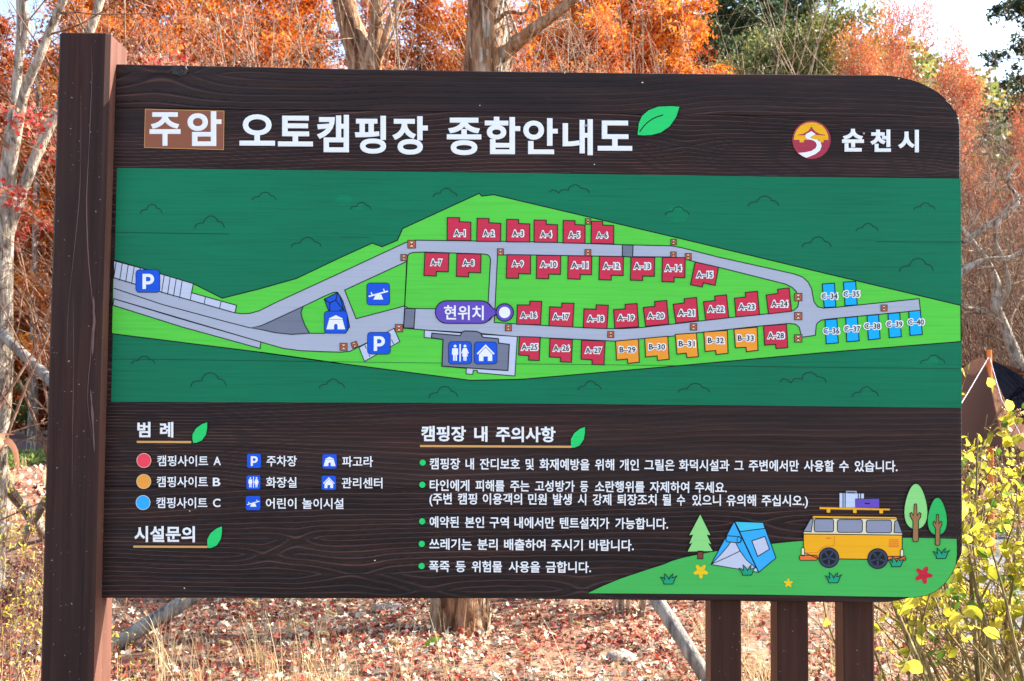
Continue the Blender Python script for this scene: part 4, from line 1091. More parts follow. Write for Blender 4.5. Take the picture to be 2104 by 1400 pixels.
def rot_flat(n, tilt=.5):
    """rotation about z then a random tilt (lying leaves)"""
    a = rng.uniform(0, 6.2832, n); b_ = rng.normal(0, tilt, n); c_ = rng.normal(0, tilt, n)
    ca, sa, cb, sb, cc, sc_ = np.cos(a), np.sin(a), np.cos(b_), np.sin(b_), np.cos(c_), np.sin(c_)
    z0 = np.zeros(n); o1 = np.ones(n)
    Rz = np.stack([np.stack([ca, -sa, z0], -1), np.stack([sa, ca, z0], -1), np.stack([z0, z0, o1], -1)], 1)
    Rx = np.stack([np.stack([o1, z0, z0], -1), np.stack([z0, cb, -sb], -1), np.stack([z0, sb, cb], -1)], 1)
    Ry = np.stack([np.stack([cc, z0, sc_], -1), np.stack([z0, o1, z0], -1), np.stack([-sc_, z0, cc], -1)], 1)
    return Rx @ Ry @ Rz

def scatter(proto, pos, R, sc, rnd):
    pv, pf = proto; n = len(pos)
    V = np.einsum('nij,vj->nvi', R, pv) * np.asarray(sc)[:, None, None] + pos[:, None, :]
    F = pf[None] + (np.arange(n) * len(pv))[:, None, None]
    return V.reshape(-1, 3), F.reshape(-1, pf.shape[1]), np.repeat(rnd, len(pv))

def merge(parts):
    Vs, Fs, As, o = [], [], [], 0
    for V, F, A in parts:
        Vs.append(V); Fs.append(F + o); As.append(A); o += len(V)
    return np.concatenate(Vs), np.concatenate(Fs), np.concatenate(As)

# leaf prototypes (triangles)
def proto_diamond(w_=.5, fold=.15):
    v = np.array([(0, -.5, 0), (w_ / 2, 0, fold), (0, .5, 0), (-w_ / 2, 0, fold)], float)
    return v, np.array([(0, 1, 2), (0, 2, 3)])
def proto_ovate(w_=.55, curl=.12):
    v = np.array([(0, -.5, 0), (w_ * .42, -.22, .06), (w_ * .5, .08, .08), (w_ * .3, .36, .04), (0, .5, -curl), (-w_ * .3, .36, .04), (-w_ * .5, .08, .08), (-w_ * .42, -.22, .06), (0, 0, 0), (0, .25, -.01)], float)
    f = [(0, 1, 8), (1, 2, 8), (2, 9, 8), (2, 3, 9), (3, 4, 9), (4, 5, 9), (5, 6, 9), (6, 8, 9), (6, 7, 8), (7, 0, 8)]
    return v, np.array(f)
def proto_maple(curl=.2, seed=0):
    r_ = random.Random(seed); v = [(0, 0, 0)]; tips = [(-90, .12), (-60, .34), (-25, .40), (-2, .22), (28, .52), (58, .26), (90, .58), (122, .26), (152, .52), (182, .22), (205, .40), (240, .34)]
    for a, r in tips:
        q = math.radians(a); v.append((r * math.cos(q), r * math.sin(q), curl * (r ** 2) * r_.uniform(-1.2, 1.6)))
    n = len(tips)
    return np.array(v, float), np.array([(0, 1 + i, 1 + (i + 1) % n) for i in range(n)])
def proto_curl(seed=0):
    r_ = random.Random(seed); v = []
    for i, t_ in enumerate((-.5, -.17, .17, .5)):
        w_ = (.12, .32, .28, .04)[i]; z = .28 * (t_ * t_) * r_.uniform(.5, 2)
        v += [(-w_, t_, z + r_.uniform(0, .2)), (w_, t_, z + r_.uniform(0, .12))]
    f = []
    for i in range(3): f += [(2 * i, 2 * i + 1, 2 * i + 3), (2 * i, 2 * i + 3, 2 * i + 2)]
    return np.array(v, float), np.array(f)

def tubes(lines, sides=6, twist=0.0):
    """lines: list of (pts (n,3), radii (n)); returns quads"""
    Vs, Fs, o = [], [], 0
    for pts, rad in lines:
        pts = np.asarray(pts, float); rad = np.asarray(rad, float); n = len(pts)
        T = np.gradient(pts, axis=0); T /= np.linalg.norm(T, axis=1)[:, None] + 1e-9
        ref = np.array([0, 0, 1.0]) if abs(T[0][2]) < .8 else np.array([1.0, 0, 0])
        A = np.cross(T, ref); A /= np.linalg.norm(A, axis=1)[:, None] + 1e-9; B = np.cross(T, A)
        s_ = sides if rad[0] > .006 else min(sides, 4)
        if rad[0] < .0035: s_ = 3
        an = np.arange(s_) * 2 * math.pi / s_
        ring = pts[:, None] + rad[:, None, None] * (np.cos(an)[None, :, None] * A[:, None] + np.sin(an)[None, :, None] * B[:, None])
        V = ring.reshape(-1, 3)
        i, k = np.meshgrid(np.arange(n - 1), np.arange(s_), indexing='ij'); i = i.ravel(); k = k.ravel()
        F = np.stack([i * s_ + k, i * s_ + (k + 1) % s_, (i + 1) * s_ + (k + 1) % s_, (i + 1) * s_ + k], -1)
        Vs.append(V); Fs.append(F + o); o += len(V)
    return np.concatenate(Vs), np.concatenate(Fs)

def wiggly(p, d, L, r0, r1, n=6, wig=.15, bend=(0, 0, 0), R=rng):
    d = np.array(d, float); d /= np.linalg.norm(d); pts = [np.array(p, float)]; st = L / (n - 1)
    for i in range(n - 1):
        d = d + R.normal(0, wig, 3) + np.array(bend) / n; d /= np.linalg.norm(d); pts.append(pts[-1] + d * st)
    return np.array(pts), np.linspace(r0, r1, n)

def branch_out(line, depth, n_child, ratio, spread, wig, bend, rmin=.0015, out=None, R=rng, t0=.25, npt=6, rr=.62):
    """recursive side branches of one polyline; collects (pts, radii, depth)"""
    pts, rad = line
    L = np.linalg.norm(np.diff(pts, axis=0), axis=1).sum()
    if depth == 0: return
    for c in range(n_child[0]):
        t_ = t0 + (1 - t0) * (c + R.random()) / n_child[0]; f = t_ * (len(pts) - 1); i = min(int(f), len(pts) - 2); q = f - i
        p = pts[i] * (1 - q) + pts[i + 1] * q; r = (rad[i] * (1 - q) + rad[i + 1] * q)
        d = pts[i + 1] - pts[i]; d = d / (np.linalg.norm(d) + 1e-9)
        s_ = R.normal(size=3); s_ -= d * (s_ @ d); s_ /= np.linalg.norm(s_)
        nd = d * (1 - spread[0]) + s_ * spread[0] * 1.3
        l2 = L * ratio * R.uniform(.6, 1.25) * (1.25 - .6 * t_)
        ch = wiggly(p, nd, l2, max(rmin, r * rr), max(rmin * .6, r * rr * .3), npt, wig, bend, R)
        out.append((ch[0], ch[1], depth))
        branch_out(ch, depth - 1, n_child[1:] or n_child, ratio, spread[1:] or spread, wig, bend, rmin, out, R, .2, max(4, npt - 1))

def local(V, o): return np.asarray(V) - np.asarray(o)

# ---- orange feathery conifers (metasequoia) : shared meshes
def conifer_mesh(seed, H, Rm, n_cards, card, mat, droop=-.15, base=.12, shape=.75, nb=110, gap=.25, name='crown'):
    R = np.random.default_rng(seed); lines = []; P_ = []; 
    ga = R.uniform(0, 6, 3)
    for i in range(nb):
        t_ = base + (1 - base) * (i + R.random()) / nb; z = t_ * H
        L = Rm * (1 - ((t_ - base) / (1 - base))) ** shape * R.uniform(.6, 1.2) + .15
        a = i * 2.4 + R.uniform(-.4, .4)
        d = np.array([math.cos(a), math.sin(a), R.uniform(.25, .7)])
        pts, rad = wiggly((0, 0, z), d, L * 1.05, .012 * L + .008, .004, 5, .06, (0, 0, droop * 3), R)
        lines.append((pts, rad))
        m = max(2, int(L * 5))
        f = R.uniform(.15, 1.0, m) ** .8 * 4; ii = np.minimum(f.astype(int), 3); q = (f - ii)[:, None]
        P_.append(pts[ii] * (1 - q) + pts[ii + 1] * q + R.normal(0, .09 + .05 * L, (m, 3)) * [1, 1, .6])
    C_ = np.concatenate(P_); C_ = C_[R.random(len(C_)) > gap]
    per = max(4, n_cards // len(C_))
    pos = np.repeat(C_, per, 0) + R.normal(0, .17, (len(C_) * per, 3)) * [1, 1, .75]
    n = len(pos)
    rnd = np.clip(np.repeat(R.normal(.5, .16, len(C_)), per) + R.normal(0, .12, n), 0, 1)
    v, f = proto_diamond(.42, .12)
    V, F, A = scatter((v, f), pos, rotmats(n), card * R.uniform(.5, 1.4, n), rnd)
    crown = fmesh(name, V, F, mat, {'rnd': A})
    tl = wiggly((0, 0, -.2), (0, 0, 1), H * .99, .022 * H ** .75 + .06, .02, 10, .012, (0, 0, 0), R)
    TV, TF = tubes([tl] + lines, 7)
    return crown, fmesh('trunk', TV, TF, B_dark)

def broad_mesh(seed, H, Rm, n_cards, card, mat, bark, gap=.3, clumps=140, zc=.62, name='crown', leaf=None):
    R = np.random.default_rng(seed); lines = []
    tl = wiggly((0, 0, -.2), (.05, 0, 1), H * .8, .03 * H ** .8, .03, 9, .05, (0, 0, 0), R)
    out = []; branch_out(tl, 2, (11, 6), .38, (.62, .7), .14, (0, 0, .5), .008, out, R, .3, 6)
    TV, TF = tubes([tl] + [(o_[0], o_[1]) for o_ in out], 6)
    ends = np.array([o_[0][-1] for o_ in out] + [o_[0][-3] for o_ in out])
    idx = R.integers(0, len(ends), clumps)
    C_ = ends[idx] + R.normal(0, .35, (clumps, 3)) * H / 10
    C_ = C_[R.random(clumps) > gap]
    per = n_cards // len(C_)
    pos = np.repeat(C_, per, 0) + R.normal(0, .30 * H / 10, (len(C_) * per, 3)) * [1, 1, .6]
    n = len(pos); rnd = np.clip(np.repeat(R.normal(.5, .17, len(C_)), per) + R.normal(0, .12, n), 0, 1)
    v, f = leaf or proto_diamond(.55, .12)
    V, F, A = scatter((v, f), pos, rotmats(n), card * R.uniform(.6, 1.3, n), rnd)
    return fmesh(name, V, F, mat, {'rnd': A}), fmesh('trunk', TV, TF, bark)

def place_tree(name, meshes, x, y, s_, rz, label, cat='tree', group=None, z=0.0, slim=1.0):
    r = empty(name, (x, y, z)); r.rotation_euler = (0, 0, rz); r.scale = (s_ * slim, s_ * slim, s_)
    tag(r, label, cat, group)
    a = obj('crown', meshes[0], r); b_ = obj('trunk', meshes[1], r)
    return r

orange = [conifer_mesh(20 + i, 14.5, 2.5, 58000, .125, L_orange, nb=130) for i in range(2)]
rust = [conifer_mesh(30 + i, 13, 2.5, 30000, .15, L_rust, nb=120, base=.06) for i in range(2)]
pine = [conifer_mesh(40 + i, 21, 3.4, 34000, .20, L_pine, nb=90, base=.3, shape=.5, gap=.42) for i in range(2)]
olive = [broad_mesh(50 + i, 21, 6, 30000, .22, L_olive, B_grey, gap=.35) for i in range(2)]
amber = [broad_mesh(60, 19, 5, 20000, .20, L_amber, B_twigr, gap=.3)]
salmon = [broad_mesh(70 + i, 16.5, 5, 34000, .12, L_salmon, B_twigr, gap=.35, clumps=220) for i in range(2)]

def tx(px, d):   # world x at photo column px, at distance d along y
    return at(px, 700, d)[0]
GO = 'orange conifers behind the sign'
row = [  # px, d, kind, scale, label
 (150, 30, orange, 1.0, 'just right of the square post top'), (300, 27, orange, 1.05, 'above the copper plate'), (415, 33, orange, .98, 'above the gap right of the copper plate'), (520, 29, orange, 1.12, 'above the first letters after the plate'), (625, 38, orange, 1.1, 'left of the forked tree'), (760, 39, orange, 1.12, 'behind the forked tree'), (870, 31, orange, .98, 'between the forked tree and the thick trunk'),
 (1010, 33, orange, 1.08, 'behind the thick trunk'), (1110, 37, orange, 1.04, 'right of the thick trunk under its slanting limb'), (1210, 29, orange, 1.0, 'above the last title letters'), (1300, 32, orange, 1.15, 'left of the big green leaf'), (1375, 27, orange, .95, 'above the big green leaf'), (1448, 30, orange, .68, 'short, last of the row before the dark pines'), (230, 40, orange, 1.1), (690, 46, orange, 1.02), (940, 44, orange, 1.2), (1255, 44, orange, 1.25), (360, 45, orange, 1.2)]
for i, q_ in enumerate(row):
    px_, d, kd, s_ = q_[:4]
    x = tx(px_, d); place_tree('orange_conifer', kd[i % len(kd)], x, d - 2.7, s_, i * 1.7, ('feathery orange conifer ' + q_[4]) if len(q_) > 4 else 'feathery orange conifer in the back row behind the others', 'tree', GO)
for i, (px_, d, s_) in enumerate([(70, 36, 1.0), (-20, 32, .95), (15, 42, 1.1), (125, 44, 1.05), (-110, 38, 1.1), (200, 36, .9)]):
    place_tree('rust_conifer', rust[i % 2], tx(px_, d), d - 2.7, s_, i * 2.1, 'dark rust red conifer ' + ['behind the slim grey trunk left of the post', 'at the left edge beyond the green bush', 'further back between the slim trunk and the left edge', 'directly behind the square post', 'outside the left edge of the picture', 'behind the joint of post and board'][i], 'tree', 'rust red conifers beyond the brick path')
for i, (px_, d, s_, l_) in enumerate([(1530, 44, 1.0, 'first pine right of the orange rows'), (1585, 50, .93, 'pine in the middle of the dark clump above the emblem side'), (1650, 47, .95, 'pine left of the amber tree'), (1490, 55, 1.12, 'tall pine at the left of the dark clump'), (1735, 58, .86, None), (2165, 34, .78, 'pine cut by the upper right corner of the picture'), (590, 52, .95, None), (830, 55, .9, None), (1150, 52, 1.0, None), (180, 50, 1.0, None), (440, 55, 1.1, None), (1610, 62, 1.15, None)]):
    place_tree('pine_tree', pine[i % 2], tx(px_, d), d - 2.7, s_, i * 1.3, l_ and 'dark green ' + l_ or 'dark pine hidden behind the orange rows', 'tree', 'dark pines beyond the sign')
for i, (px_, d, s_, l_) in enumerate([(1500, 39, .76, 'leaning against the orange rows'), (1600, 39, .74, 'in front of the dark pines'), (1670, 40, .86, 'left of the salmon trees'), (1560, 60, 1.05, 'far back between the pines'), (1830, 52, .55, 'low behind the salmon trees'), (2070, 44, .5, 'low at the right edge behind the thickets'), (1440, 62, 1.1, 'far back behind the last orange conifer')]):
    place_tree('broadleaf_tree', olive[i % 2], tx(px_, d), d - 2.7, s_, i * 1.9, 'olive green broadleaf tree ' + l_, 'tree', 'olive green trees behind the upper right', slim=.62)
place_tree('amber_tree', amber[0], tx(1712, 40), 37.3, .9, .4, 'loose tree with amber and yellow leaves left of the salmon trees', slim=.4)
for i, (px_, d, s_, l_) in enumerate([(1830, 33, .86, 'left one of the two tall salmon trees'), (1900, 34, .93, 'right one of the two tall salmon trees'), (1955, 31, .78, 'lower salmon tree sloping down to the right'), (1785, 36, .66, 'low salmon tree beside the amber one'), (2100, 27, .62, 'salmon tree at the right edge')]):
    place_tree('salmon_tree', salmon[i % 2], tx(px_, d), d - 2.7, s_, i * 1.1 + .5, 'thin leaved ' + l_, 'tree', 'salmon orange trees behind the rounded corner', slim=.40)
# scrubby bank of leaves below the trees
def undergrowth(name, x0, x1, y0, y1, n, h, card, mat, label):
    pos = np.stack([rng.uniform(x0, x1, n), rng.uniform(y0, y1, n), np.zeros(n)], -1)
    hh = h * np.clip(.35 + .9 * fbm(gn, pos[:, 0] * .35 + 5, pos[:, 1] * .35 + 9, 3), 0, 1.2)
    pos[:, 2] = hh * rng.random(n) ** .8
    v, f = proto_diamond(.5, .15)
    V, F, A = scatter((v, f), pos, rotmats(n), card * rng.uniform(.5, 1.4, n), rng.random(n))
    return tag(obj(name, fmesh(name, V, F, mat, {'rnd': A})), label, kind='stuff')
undergrowth('undergrowth', -32, 34, 33.5, 44, 32000, 2.6, .20, L_rust, 'rust brown undergrowth below the conifers')
undergrowth('undergrowth', 5, 30, 19, 30, 70000, 7.5, .14, L_brown, 'brown scrub behind the tent and bare bushes')
undergrowth('ground_cover', -26, -8, 17.8, 20.6, 14000, .30, .12, L_green, 'low green plants along the brick path')

# ---- bare shrubs and saplings
def bare_shrub_mesh(seed, H, nstem, spread, r0, bark, child=(7, 5), wig=.10, bend=.6, ratio=.42, leaf=None, nleaf=0, lsize=.03, lmat=None, curvy=.0, depth=2, rmin=.0016, lean=(0, 0, 0)):
    R = np.random.default_rng(seed); out = []
    for i in range(nstem):
        a = i * 2.4 + R.uniform(-.5, .5); d = np.array([math.cos(a) * spread * R.uniform(.3, 1), math.sin(a) * spread * R.uniform(.3, 1), 1]) + np.array(lean)
        base = np.array([math.cos(a), math.sin(a), 0]) * .04 * nstem ** .5 * R.uniform(.3, 1)
        st = wiggly(base + [0, 0, -.05], d, H * R.uniform(.75, 1.12), r0 * R.uniform(.6, 1.1), r0 * .15, 9, wig + curvy, (0, 0, bend), R)
        out.append((st[0], st[1], depth + 1)); branch_out(st, depth, child, ratio, (.45, .55), wig + curvy, (0, 0, bend), rmin, out, R, .15)
    TV, TF = tubes([(o_[0], o_[1]) for o_ in out], 6)
    stems = fmesh('stems', TV, TF, bark)
    fol = None
    if leaf is not None:
        fine = [o_[0] for o_ in out if o_[2] <= depth]
        idx = R.integers(0, len(fine), nleaf); ft = R.uniform(.25, 1, nleaf)
        pos = np.array([fine[i][min(len(fine[i]) - 1, int(t_ * len(fine[i])))] for i, t_ in zip(idx, ft)]) + R.normal(0, lsize * .35, (nleaf, 3))
        V, F, A = scatter(leaf, pos, rotmats(nleaf), lsize * R.uniform(.6, 1.3, nleaf), R.random(nleaf))
        fol = fmesh('leaves', V, F, lmat, {'rnd': A})
    return stems, fol, out

def put_shrub(name, ms, x, y, s_, rz, label, cat, group=None, folname='leaves'):
    r = empty(name, (x, y, float(ground_z(x, y)))); r.rotation_euler = (0, 0, rz); r.scale = (s_,) * 3
    tag(r, label, cat, group); obj('stems', ms[0], r)
    if ms[1] is not None:
        f = obj(folname, ms[1], r); f['kind'] = 'stuff'
    return r
sap = [bare_shrub_mesh(80 + i, 4.9, 8, .28, .018, B_twig, (10, 5), .07, .45, .36) for i in range(3)]
for i, (px_, d, s_, rz) in enumerate([(850, 8.6, 1.0, 0), (905, 9.4, 1.05, 2), (1130, 8.2, .93, 1), (1290, 7.6, .92, 3), (1375, 8.8, 1.02, 4), (1215, 10, 1.1, 5), (480, 9.5, 1.08, 2.5), (330, 8.8, 1.0, .6), (610, 10, 1.08, 1.2), (1475, 8.0, .88, 3.3)]):
    put_shrub('bare_sapling', sap[i % 3], tx(px_, d), d - 2.7, s_, rz, 'leafless tan sapling clump ' + ['just right of the forked tree', 'between the forked tree and the thick trunk', 'under the slanting limb of the thick trunk', 'above the last title letters', 'above the big green leaf', 'further back right of the thick trunk', 'above the first title letters after the plate', 'above the copper plate', 'left of the forked tree', 'beyond the tip of the big green leaf'][i], 'sapling', 'leafless saplings behind the sign')
seedsh = [bare_shrub_mesh(90 + i, 5.0, 9, .34, .014, B_twigr, (10, 5), .09, .3, .4, proto_curl(3), 2600, .028, L_seed) for i in range(2)]
for i, (px_, d, s_, rz) in enumerate([(300, 10.5, 1.12, 0), (420, 12, 1.2, 2), (215, 9.8, 1.15, 1), (560, 12.5, 1.1, 3)]):
    put_shrub('seeded_bush', seedsh[i % 2], tx(px_, d), d - 2.7, s_, rz, 'reddish twiggy bush with dry seed clusters ' + ['above the copper plate', 'above the first letter after the plate', 'just right of the post top', 'left of the forked tree'][i], 'bush', 'reddish seed bushes above the left of the sign')
thick = [bare_shrub_mesh(100 + i, 4.6, 10, .55, .024, [B_twigm, B_twigr][i], (8, 6, 4), .17, .25, .42, None, 0, depth=3, rmin=.0025) for i in range(2)]
for i, (px_, d, s_, rz, l_) in enumerate([(1995, 12.8, .92, 0, 'nearest to the right edge of the sign'), (2085, 13.5, 1.0, 1.4, 'at the right edge of the picture behind the tarp'), (2150, 12.6, .95, 2.2, 'mostly cut by the right edge'), (1920, 15, 1.15, 3, 'behind the rounded corner of the sign'), (2050, 16, 1.35, 4, 'tall, above the crooked pale tree'), (1760, 17, 1.15, 1, 'low above the emblem'), (1620, 18, 1.15, 2, 'low under the dark pines'), (1850, 19, 1.3, 5, 'low under the salmon trees'), (1520, 17, 1.08, .4, 'low at the foot of the first pine'), (2130, 18, 1.3, .9, 'far back at the right edge'), (1990, 21, 1.65, .2, 'far back beside the salmon trees')]):
    put_shrub('bare_thicket', thick[i % 2], tx(px_, d), d - 2.7, s_, rz, 'dense leafless thicket of pale twigs ' + l_, 'bush', 'leafless thickets at the right')
# hero crooked branches at the right edge
def hero_tree(name, lines_px, bark, label, d_side=0.0, sides=14, twigs=None, cat='tree', rough=.06):
    """lines_px: list of (list of (px, py, dist, width_px)); first line is the trunk"""
    lines = []
    for L in lines_px:
        P_ = np.array([at(px_, py_, d) for px_, py_, d, w_ in L]); r_ = np.array([w_ / 2 / FPX * d for px_, py_, d, w_ in L])
        n = max(8, int(len(L) * 5)); t0 = np.linspace(0, 1, len(L)); tt = np.linspace(0, 1, n)
        # catmull through points
        sp = np.array(smooth([tuple(p) for p in P_], 5)); ts = np.linspace(0, 1, len(sp))
        rr = np.interp(ts, t0, r_)
        lines.append((sp, rr))
    base = lines[0][0][0].copy(); gz = float(ground_z(base[0], base[1]))
    if base[2] > gz - .05:
        lines[0] = (np.vstack([[base[0], base[1], gz - .08], lines[0][0]]), np.concatenate([[lines[0][1][0] * 1.12], lines[0][1]]))
    org = (base[0], base[1], gz)
    V, F = tubes(lines[:1], 22 if lines[0][1][0] > .08 else sides)
    if lines[0][1][0] > .05:      # bark relief
        vn = VN(5); P0 = lines[0][0]
        cidx = np.argmin(np.abs(V[:, None, 2] - P0[None, :, 2]), 1); out_ = V - P0[cidx]; out_[:, 2] = 0
        an = np.arctan2(out_[:, 1], out_[:, 0])
        V = V + out_ * (rough * 4 * (fbm(vn, an * 2.2 + 20, V[:, 2] * 2.2 + 8, 3) - .45))[:, None]
    r = empty(name, org); tag(r, label, cat)
    tr = fmesh('trunk', local(V, org), F, bark, smooth=True); obj('trunk', tr, r)
    for ln in lines[1:]:
        V, F = tubes([ln], sides); obj('limb', fmesh('limb', local(V, org), F, bark, smooth=True), r)
    return r, lines, org

def bark_flakes(r, line, org, n, zr, mat, size=(.02, .09), side=None):
    P0, R0 = line; vs_, fs_ = [], []
    out = []
    for i in range(n):
        z = rng.uniform(*zr); k = int(np.argmin(np.abs(P0[:, 2] - z))); a = rng.uniform(0, 6.2832) if side is None else rng.normal(side, .7)
        c = P0[k] + np.array([0, 0, z - P0[k][2]]); rad = R0[k] * rng.uniform(.98, 1.04); w_ = size[0] * rng.uniform(.4, 1.2); h = size[1] * rng.uniform(.4, 1.6); cur = rng.uniform(.005, .03)
        o_ = np.array([math.cos(a), math.sin(a), 0]); t_ = np.array([-math.sin(a), math.cos(a), 0])
        for u, lift in ((0, 0.0), (.5, .002), (1, cur)):
            for s_ in (-.5, .5): out.append(c + o_ * (rad + .003 + lift) + t_ * w_ * s_ * (1 - .3 * u) + np.array([0, 0, (u - .5) * h]))
        b0 = len(out) - 6
        fs_ += [(b0, b0 + 1, b0 + 3, b0 + 2), (b0 + 2, b0 + 3, b0 + 5, b0 + 4)]
    o = obj('bark_flakes', fmesh('bark_flakes', local(out, org), fs_, mat), r); o['kind'] = 'stuff'

def add_twigs(r, lines, org, seed, depth, child, ratio, spread, wig, bend, bark, rmin=.0016, t0=.1, name='twigs', rr=.3):
    R = np.random.default_rng(seed); out = []
    for ln in lines: branch_out(ln, depth, child, ratio, spread, wig, bend, rmin, out, R, t0, 6, rr)
    V, F = tubes([(o_[0], o_[1]) for o_ in out], 5)
    o = obj(name, fmesh(name, local(V, org), F, bark), r); o['kind'] = 'stuff'
    return out

B_pale = bark_mat('pale_peeling_bark', (.08, .06, .045), (.33, .27, .21), (.56, .49, .40), 8, .3, .9, (.34, .46, .62))
# T1 : big flaky trunk in the middle
T1, l1, o1 = hero_tree('flaky_bark_tree', [
    [(945, 1296, 7.1, 132), (946, 1240, 7.1, 116), (955, 1000, 7.1, 106), (975, 700, 7.1, 100), (990, 400, 7.1, 96), (998, 140, 7.1, 88), (1000, 0, 7.1, 80), (1003, -250, 7.1, 70)],
    [(1015, 130, 7.05, 30), (1055, 95, 7.0, 30), (1095, 62, 6.9, 27), (1150, 22, 6.8, 22), (1250, -60, 6.7, 16)],
    [(1012, 90, 7.1, 12), (1022, 45, 7.0, 10), (1045, 25, 6.9, 8), (1075, 28, 6.8, 6), (1090, 10, 6.8, 4)]],
    B_flaky, 'thick tree with flaking brown bark behind the middle of the sign', rough=.07)
bark_flakes(T1, l1[0], o1, 520, (.0, 3.6), B_flaky, (.02, .13)); bark_flakes(T1, l1[0], o1, 420, (2.6, 4.6), B_pale, (.022, .16), -.3)
bark_flakes(T1, l1[0], o1, 26, (.0, .7), B_pale, (.022, .16), -.1)
add_twigs(T1, [l1[1], l1[2]], o1, 5, 2, (6, 5), .34, (.55, .6), .1, (0, 0, .4), B_twig)
# T2 : second trunk left of centre
T2, l2, o2 = hero_tree('forked_bark_tree', [
    [(772, 1209, 8.6, 84), (768, 900, 8.6, 76), (760, 500, 8.6, 72), (752, 180, 8.6, 74), (742, 120, 8.6, 62), (722, 60, 8.6, 54), (706, 0, 8.6, 52), (670, -160, 8.6, 44)],
    [(760, 170, 8.55, 40), (766, 120, 8.5, 34), (772, 60, 8.5, 30), (775, 0, 8.5, 28), (782, -140, 8.5, 22)],
    [(772, 150, 8.5, 14), (790, 80, 8.4, 15), (806, 30, 8.4, 13), (830, -20, 8.4, 11), (850, -90, 8.4, 9)]],
    B_flaky, 'forked tree with mottled bark left of the middle trunk', rough=.07)
bark_flakes(T2, l2[0], o2, 300, (1.8, 4.0), B_pale, (.02, .10), -.4)
add_twigs(T2, [l2[1], l2[2]], o2, 6, 2, (6, 4), .4, (.5, .6), .1, (0, 0, .5), B_twig)
# T3 : pale multi-stemmed tree at the left edge
T3, l3, o3 = hero_tree('pale_bark_tree', [
    [(-10, 905, 8.4, 48), (2, 780, 8.4, 44), (5, 560, 8.4, 40), (14, 400, 8.4, 34), (24, 270, 8.4, 26), (32, 200, 8.4, 20), (42, 60, 8.4, 16), (36, -60, 8.4, 14)],
    [(12, 430, 8.4, 26), (30, 300, 8.3, 22), (50, 190, 8.2, 20), (80, 120, 8.1, 18), (104, 60, 8.1, 17), (134, -10, 8.0, 16), (175, -120, 8.0, 14)],
    [(18, 480, 8.4, 22), (50, 380, 8.4, 24), (90, 285, 8.4, 22), (140, 180, 8.4, 21), (190, 50, 8.4, 19), (212, -20, 8.4, 17), (240, -120, 8.4, 14)],
    [(34, 160, 8.4, 10), (55, 60, 8.4, 12), (48, 0, 8.4, 11), (40, -80, 8.4, 9)]],
    B_pale, 'tree with several pale peeling stems at the left edge', rough=.05)
bark_flakes(T3, l3[0], o3, 160, (.3, 4.0), B_grey, (.018, .08))
add_twigs(T3, l3[1:], o3, 8, 3, (6, 5, 3), .45, (.55, .6), .1, (0, 0, .15), B_twigr, .002)
# T4 : crooked pale branches at the right edge
T4, l4, o4 = hero_tree('crooked_pale_tree', [
    [(2200, 1108, 11.9, 40), (2150, 950, 11.9, 34), (2098, 765, 11.9, 27), (2066, 680, 11.9, 22), (2045, 625, 11.9, 20), (2050, 590, 11.9, 15), (2030, 540, 11.9, 13), (2004, 505, 11.9, 12), (1985, 480, 11.9, 9), (1950, 440, 11.9, 7)],
    [(2050, 630, 11.9, 12), (2072, 590, 11.8, 11), (2060, 530, 11.8, 9), (2044, 490, 11.8, 7), (2060, 440, 11.8, 6), (2100, 400, 11.7, 5)],
    [(2046, 650, 11.9, 11), (2010, 638, 11.9, 10), (1975, 630, 11.9, 8), (1930, 600, 11.9, 6)],
    [(1960, 580, 11.7, 18), (1990, 550, 11.7, 15), (2030, 534, 11.7, 11), (2080, 528, 11.7, 9), (2120, 500, 11.7, 6)],
    [(1980, 500, 12.1, 14), (2030, 465, 12.1, 13), (2075, 435, 12.1, 11), (2092, 410, 12.1, 9), (2070, 370, 12.1, 7), (2095, 330, 12.1, 5)]],
    B_pale, 'crooked bare tree with pale winding branches at the right edge', rough=.04, sides=8)
add_twigs(T4, l4, o4, 9, 3, (7, 5, 4), .4, (.6, .65), .2, (0, 0, .2), B_twig, .0022)
# small trunks seen beyond the path left of the post
for i, (px_, d, w_, l_) in enumerate(((68, 27, 20, 'slim grey trunk beyond the brick path left of the post'),)):
    hero_tree('slim_tree', [[(px_, 850, d, w_), (px_ + 1, 740, d, w_ * .85), (px_ + 4, 560, d, w_ * .7), (px_ + 8, 300, d, w_ * .5), (px_ + 9, 100, d, w_ * .3)]], B_grey, l_)

# red maple leaves at the left
Rm = np.random.default_rng(5)
def maple(name, x, y, H, seed, lean, label, n=2600, zlo=2.0):
    st, _, out = bare_shrub_mesh(seed, H, 4, .25, .018, B_twigr, (8, 6), .10, -.1, .38, lean=lean)
    org = np.array([x, y, float(ground_z(x, y))])
    fine = np.concatenate([o_[0][2:] for o_ in out if o_[2] <= 2])
    fine = fine[(fine[:, 2] > zlo)]
    idx = Rm.integers(0, len(fine), n); pos = fine[idx] + Rm.normal(0, .05, (n, 3))
    keep = fbm(VN(8), pos[:, 0] * 2.2 + 20, pos[:, 2] * 2.2 + 4, 2) > .36
    pos = pos[keep]; n = len(pos)
    V, F, A = scatter(proto_maple(.5, 2), pos, rotmats(n), .048 * Rm.uniform(.6, 1.2, n), Rm.random(n))
    r = empty(name, org); tag(r, label, 'tree'); obj('stems', st, r); f = obj('leaves', fmesh('leaves', V, F, L_red, {'rnd': A}), r); f['kind'] = 'stuff'
maple('red_maple', tx(-190, 7.4), 4.7, 3.9, 201, (.20, 0, 0), 'small maple with thin bright red leaves at the left edge', 4200, 2.75)
maple('red_maple', tx(150, 9.6), 6.9, 4.6, 202, (-.03, 0, 0), 'red leaved maple partly hidden behind the top of the post', 2600, 3.0)

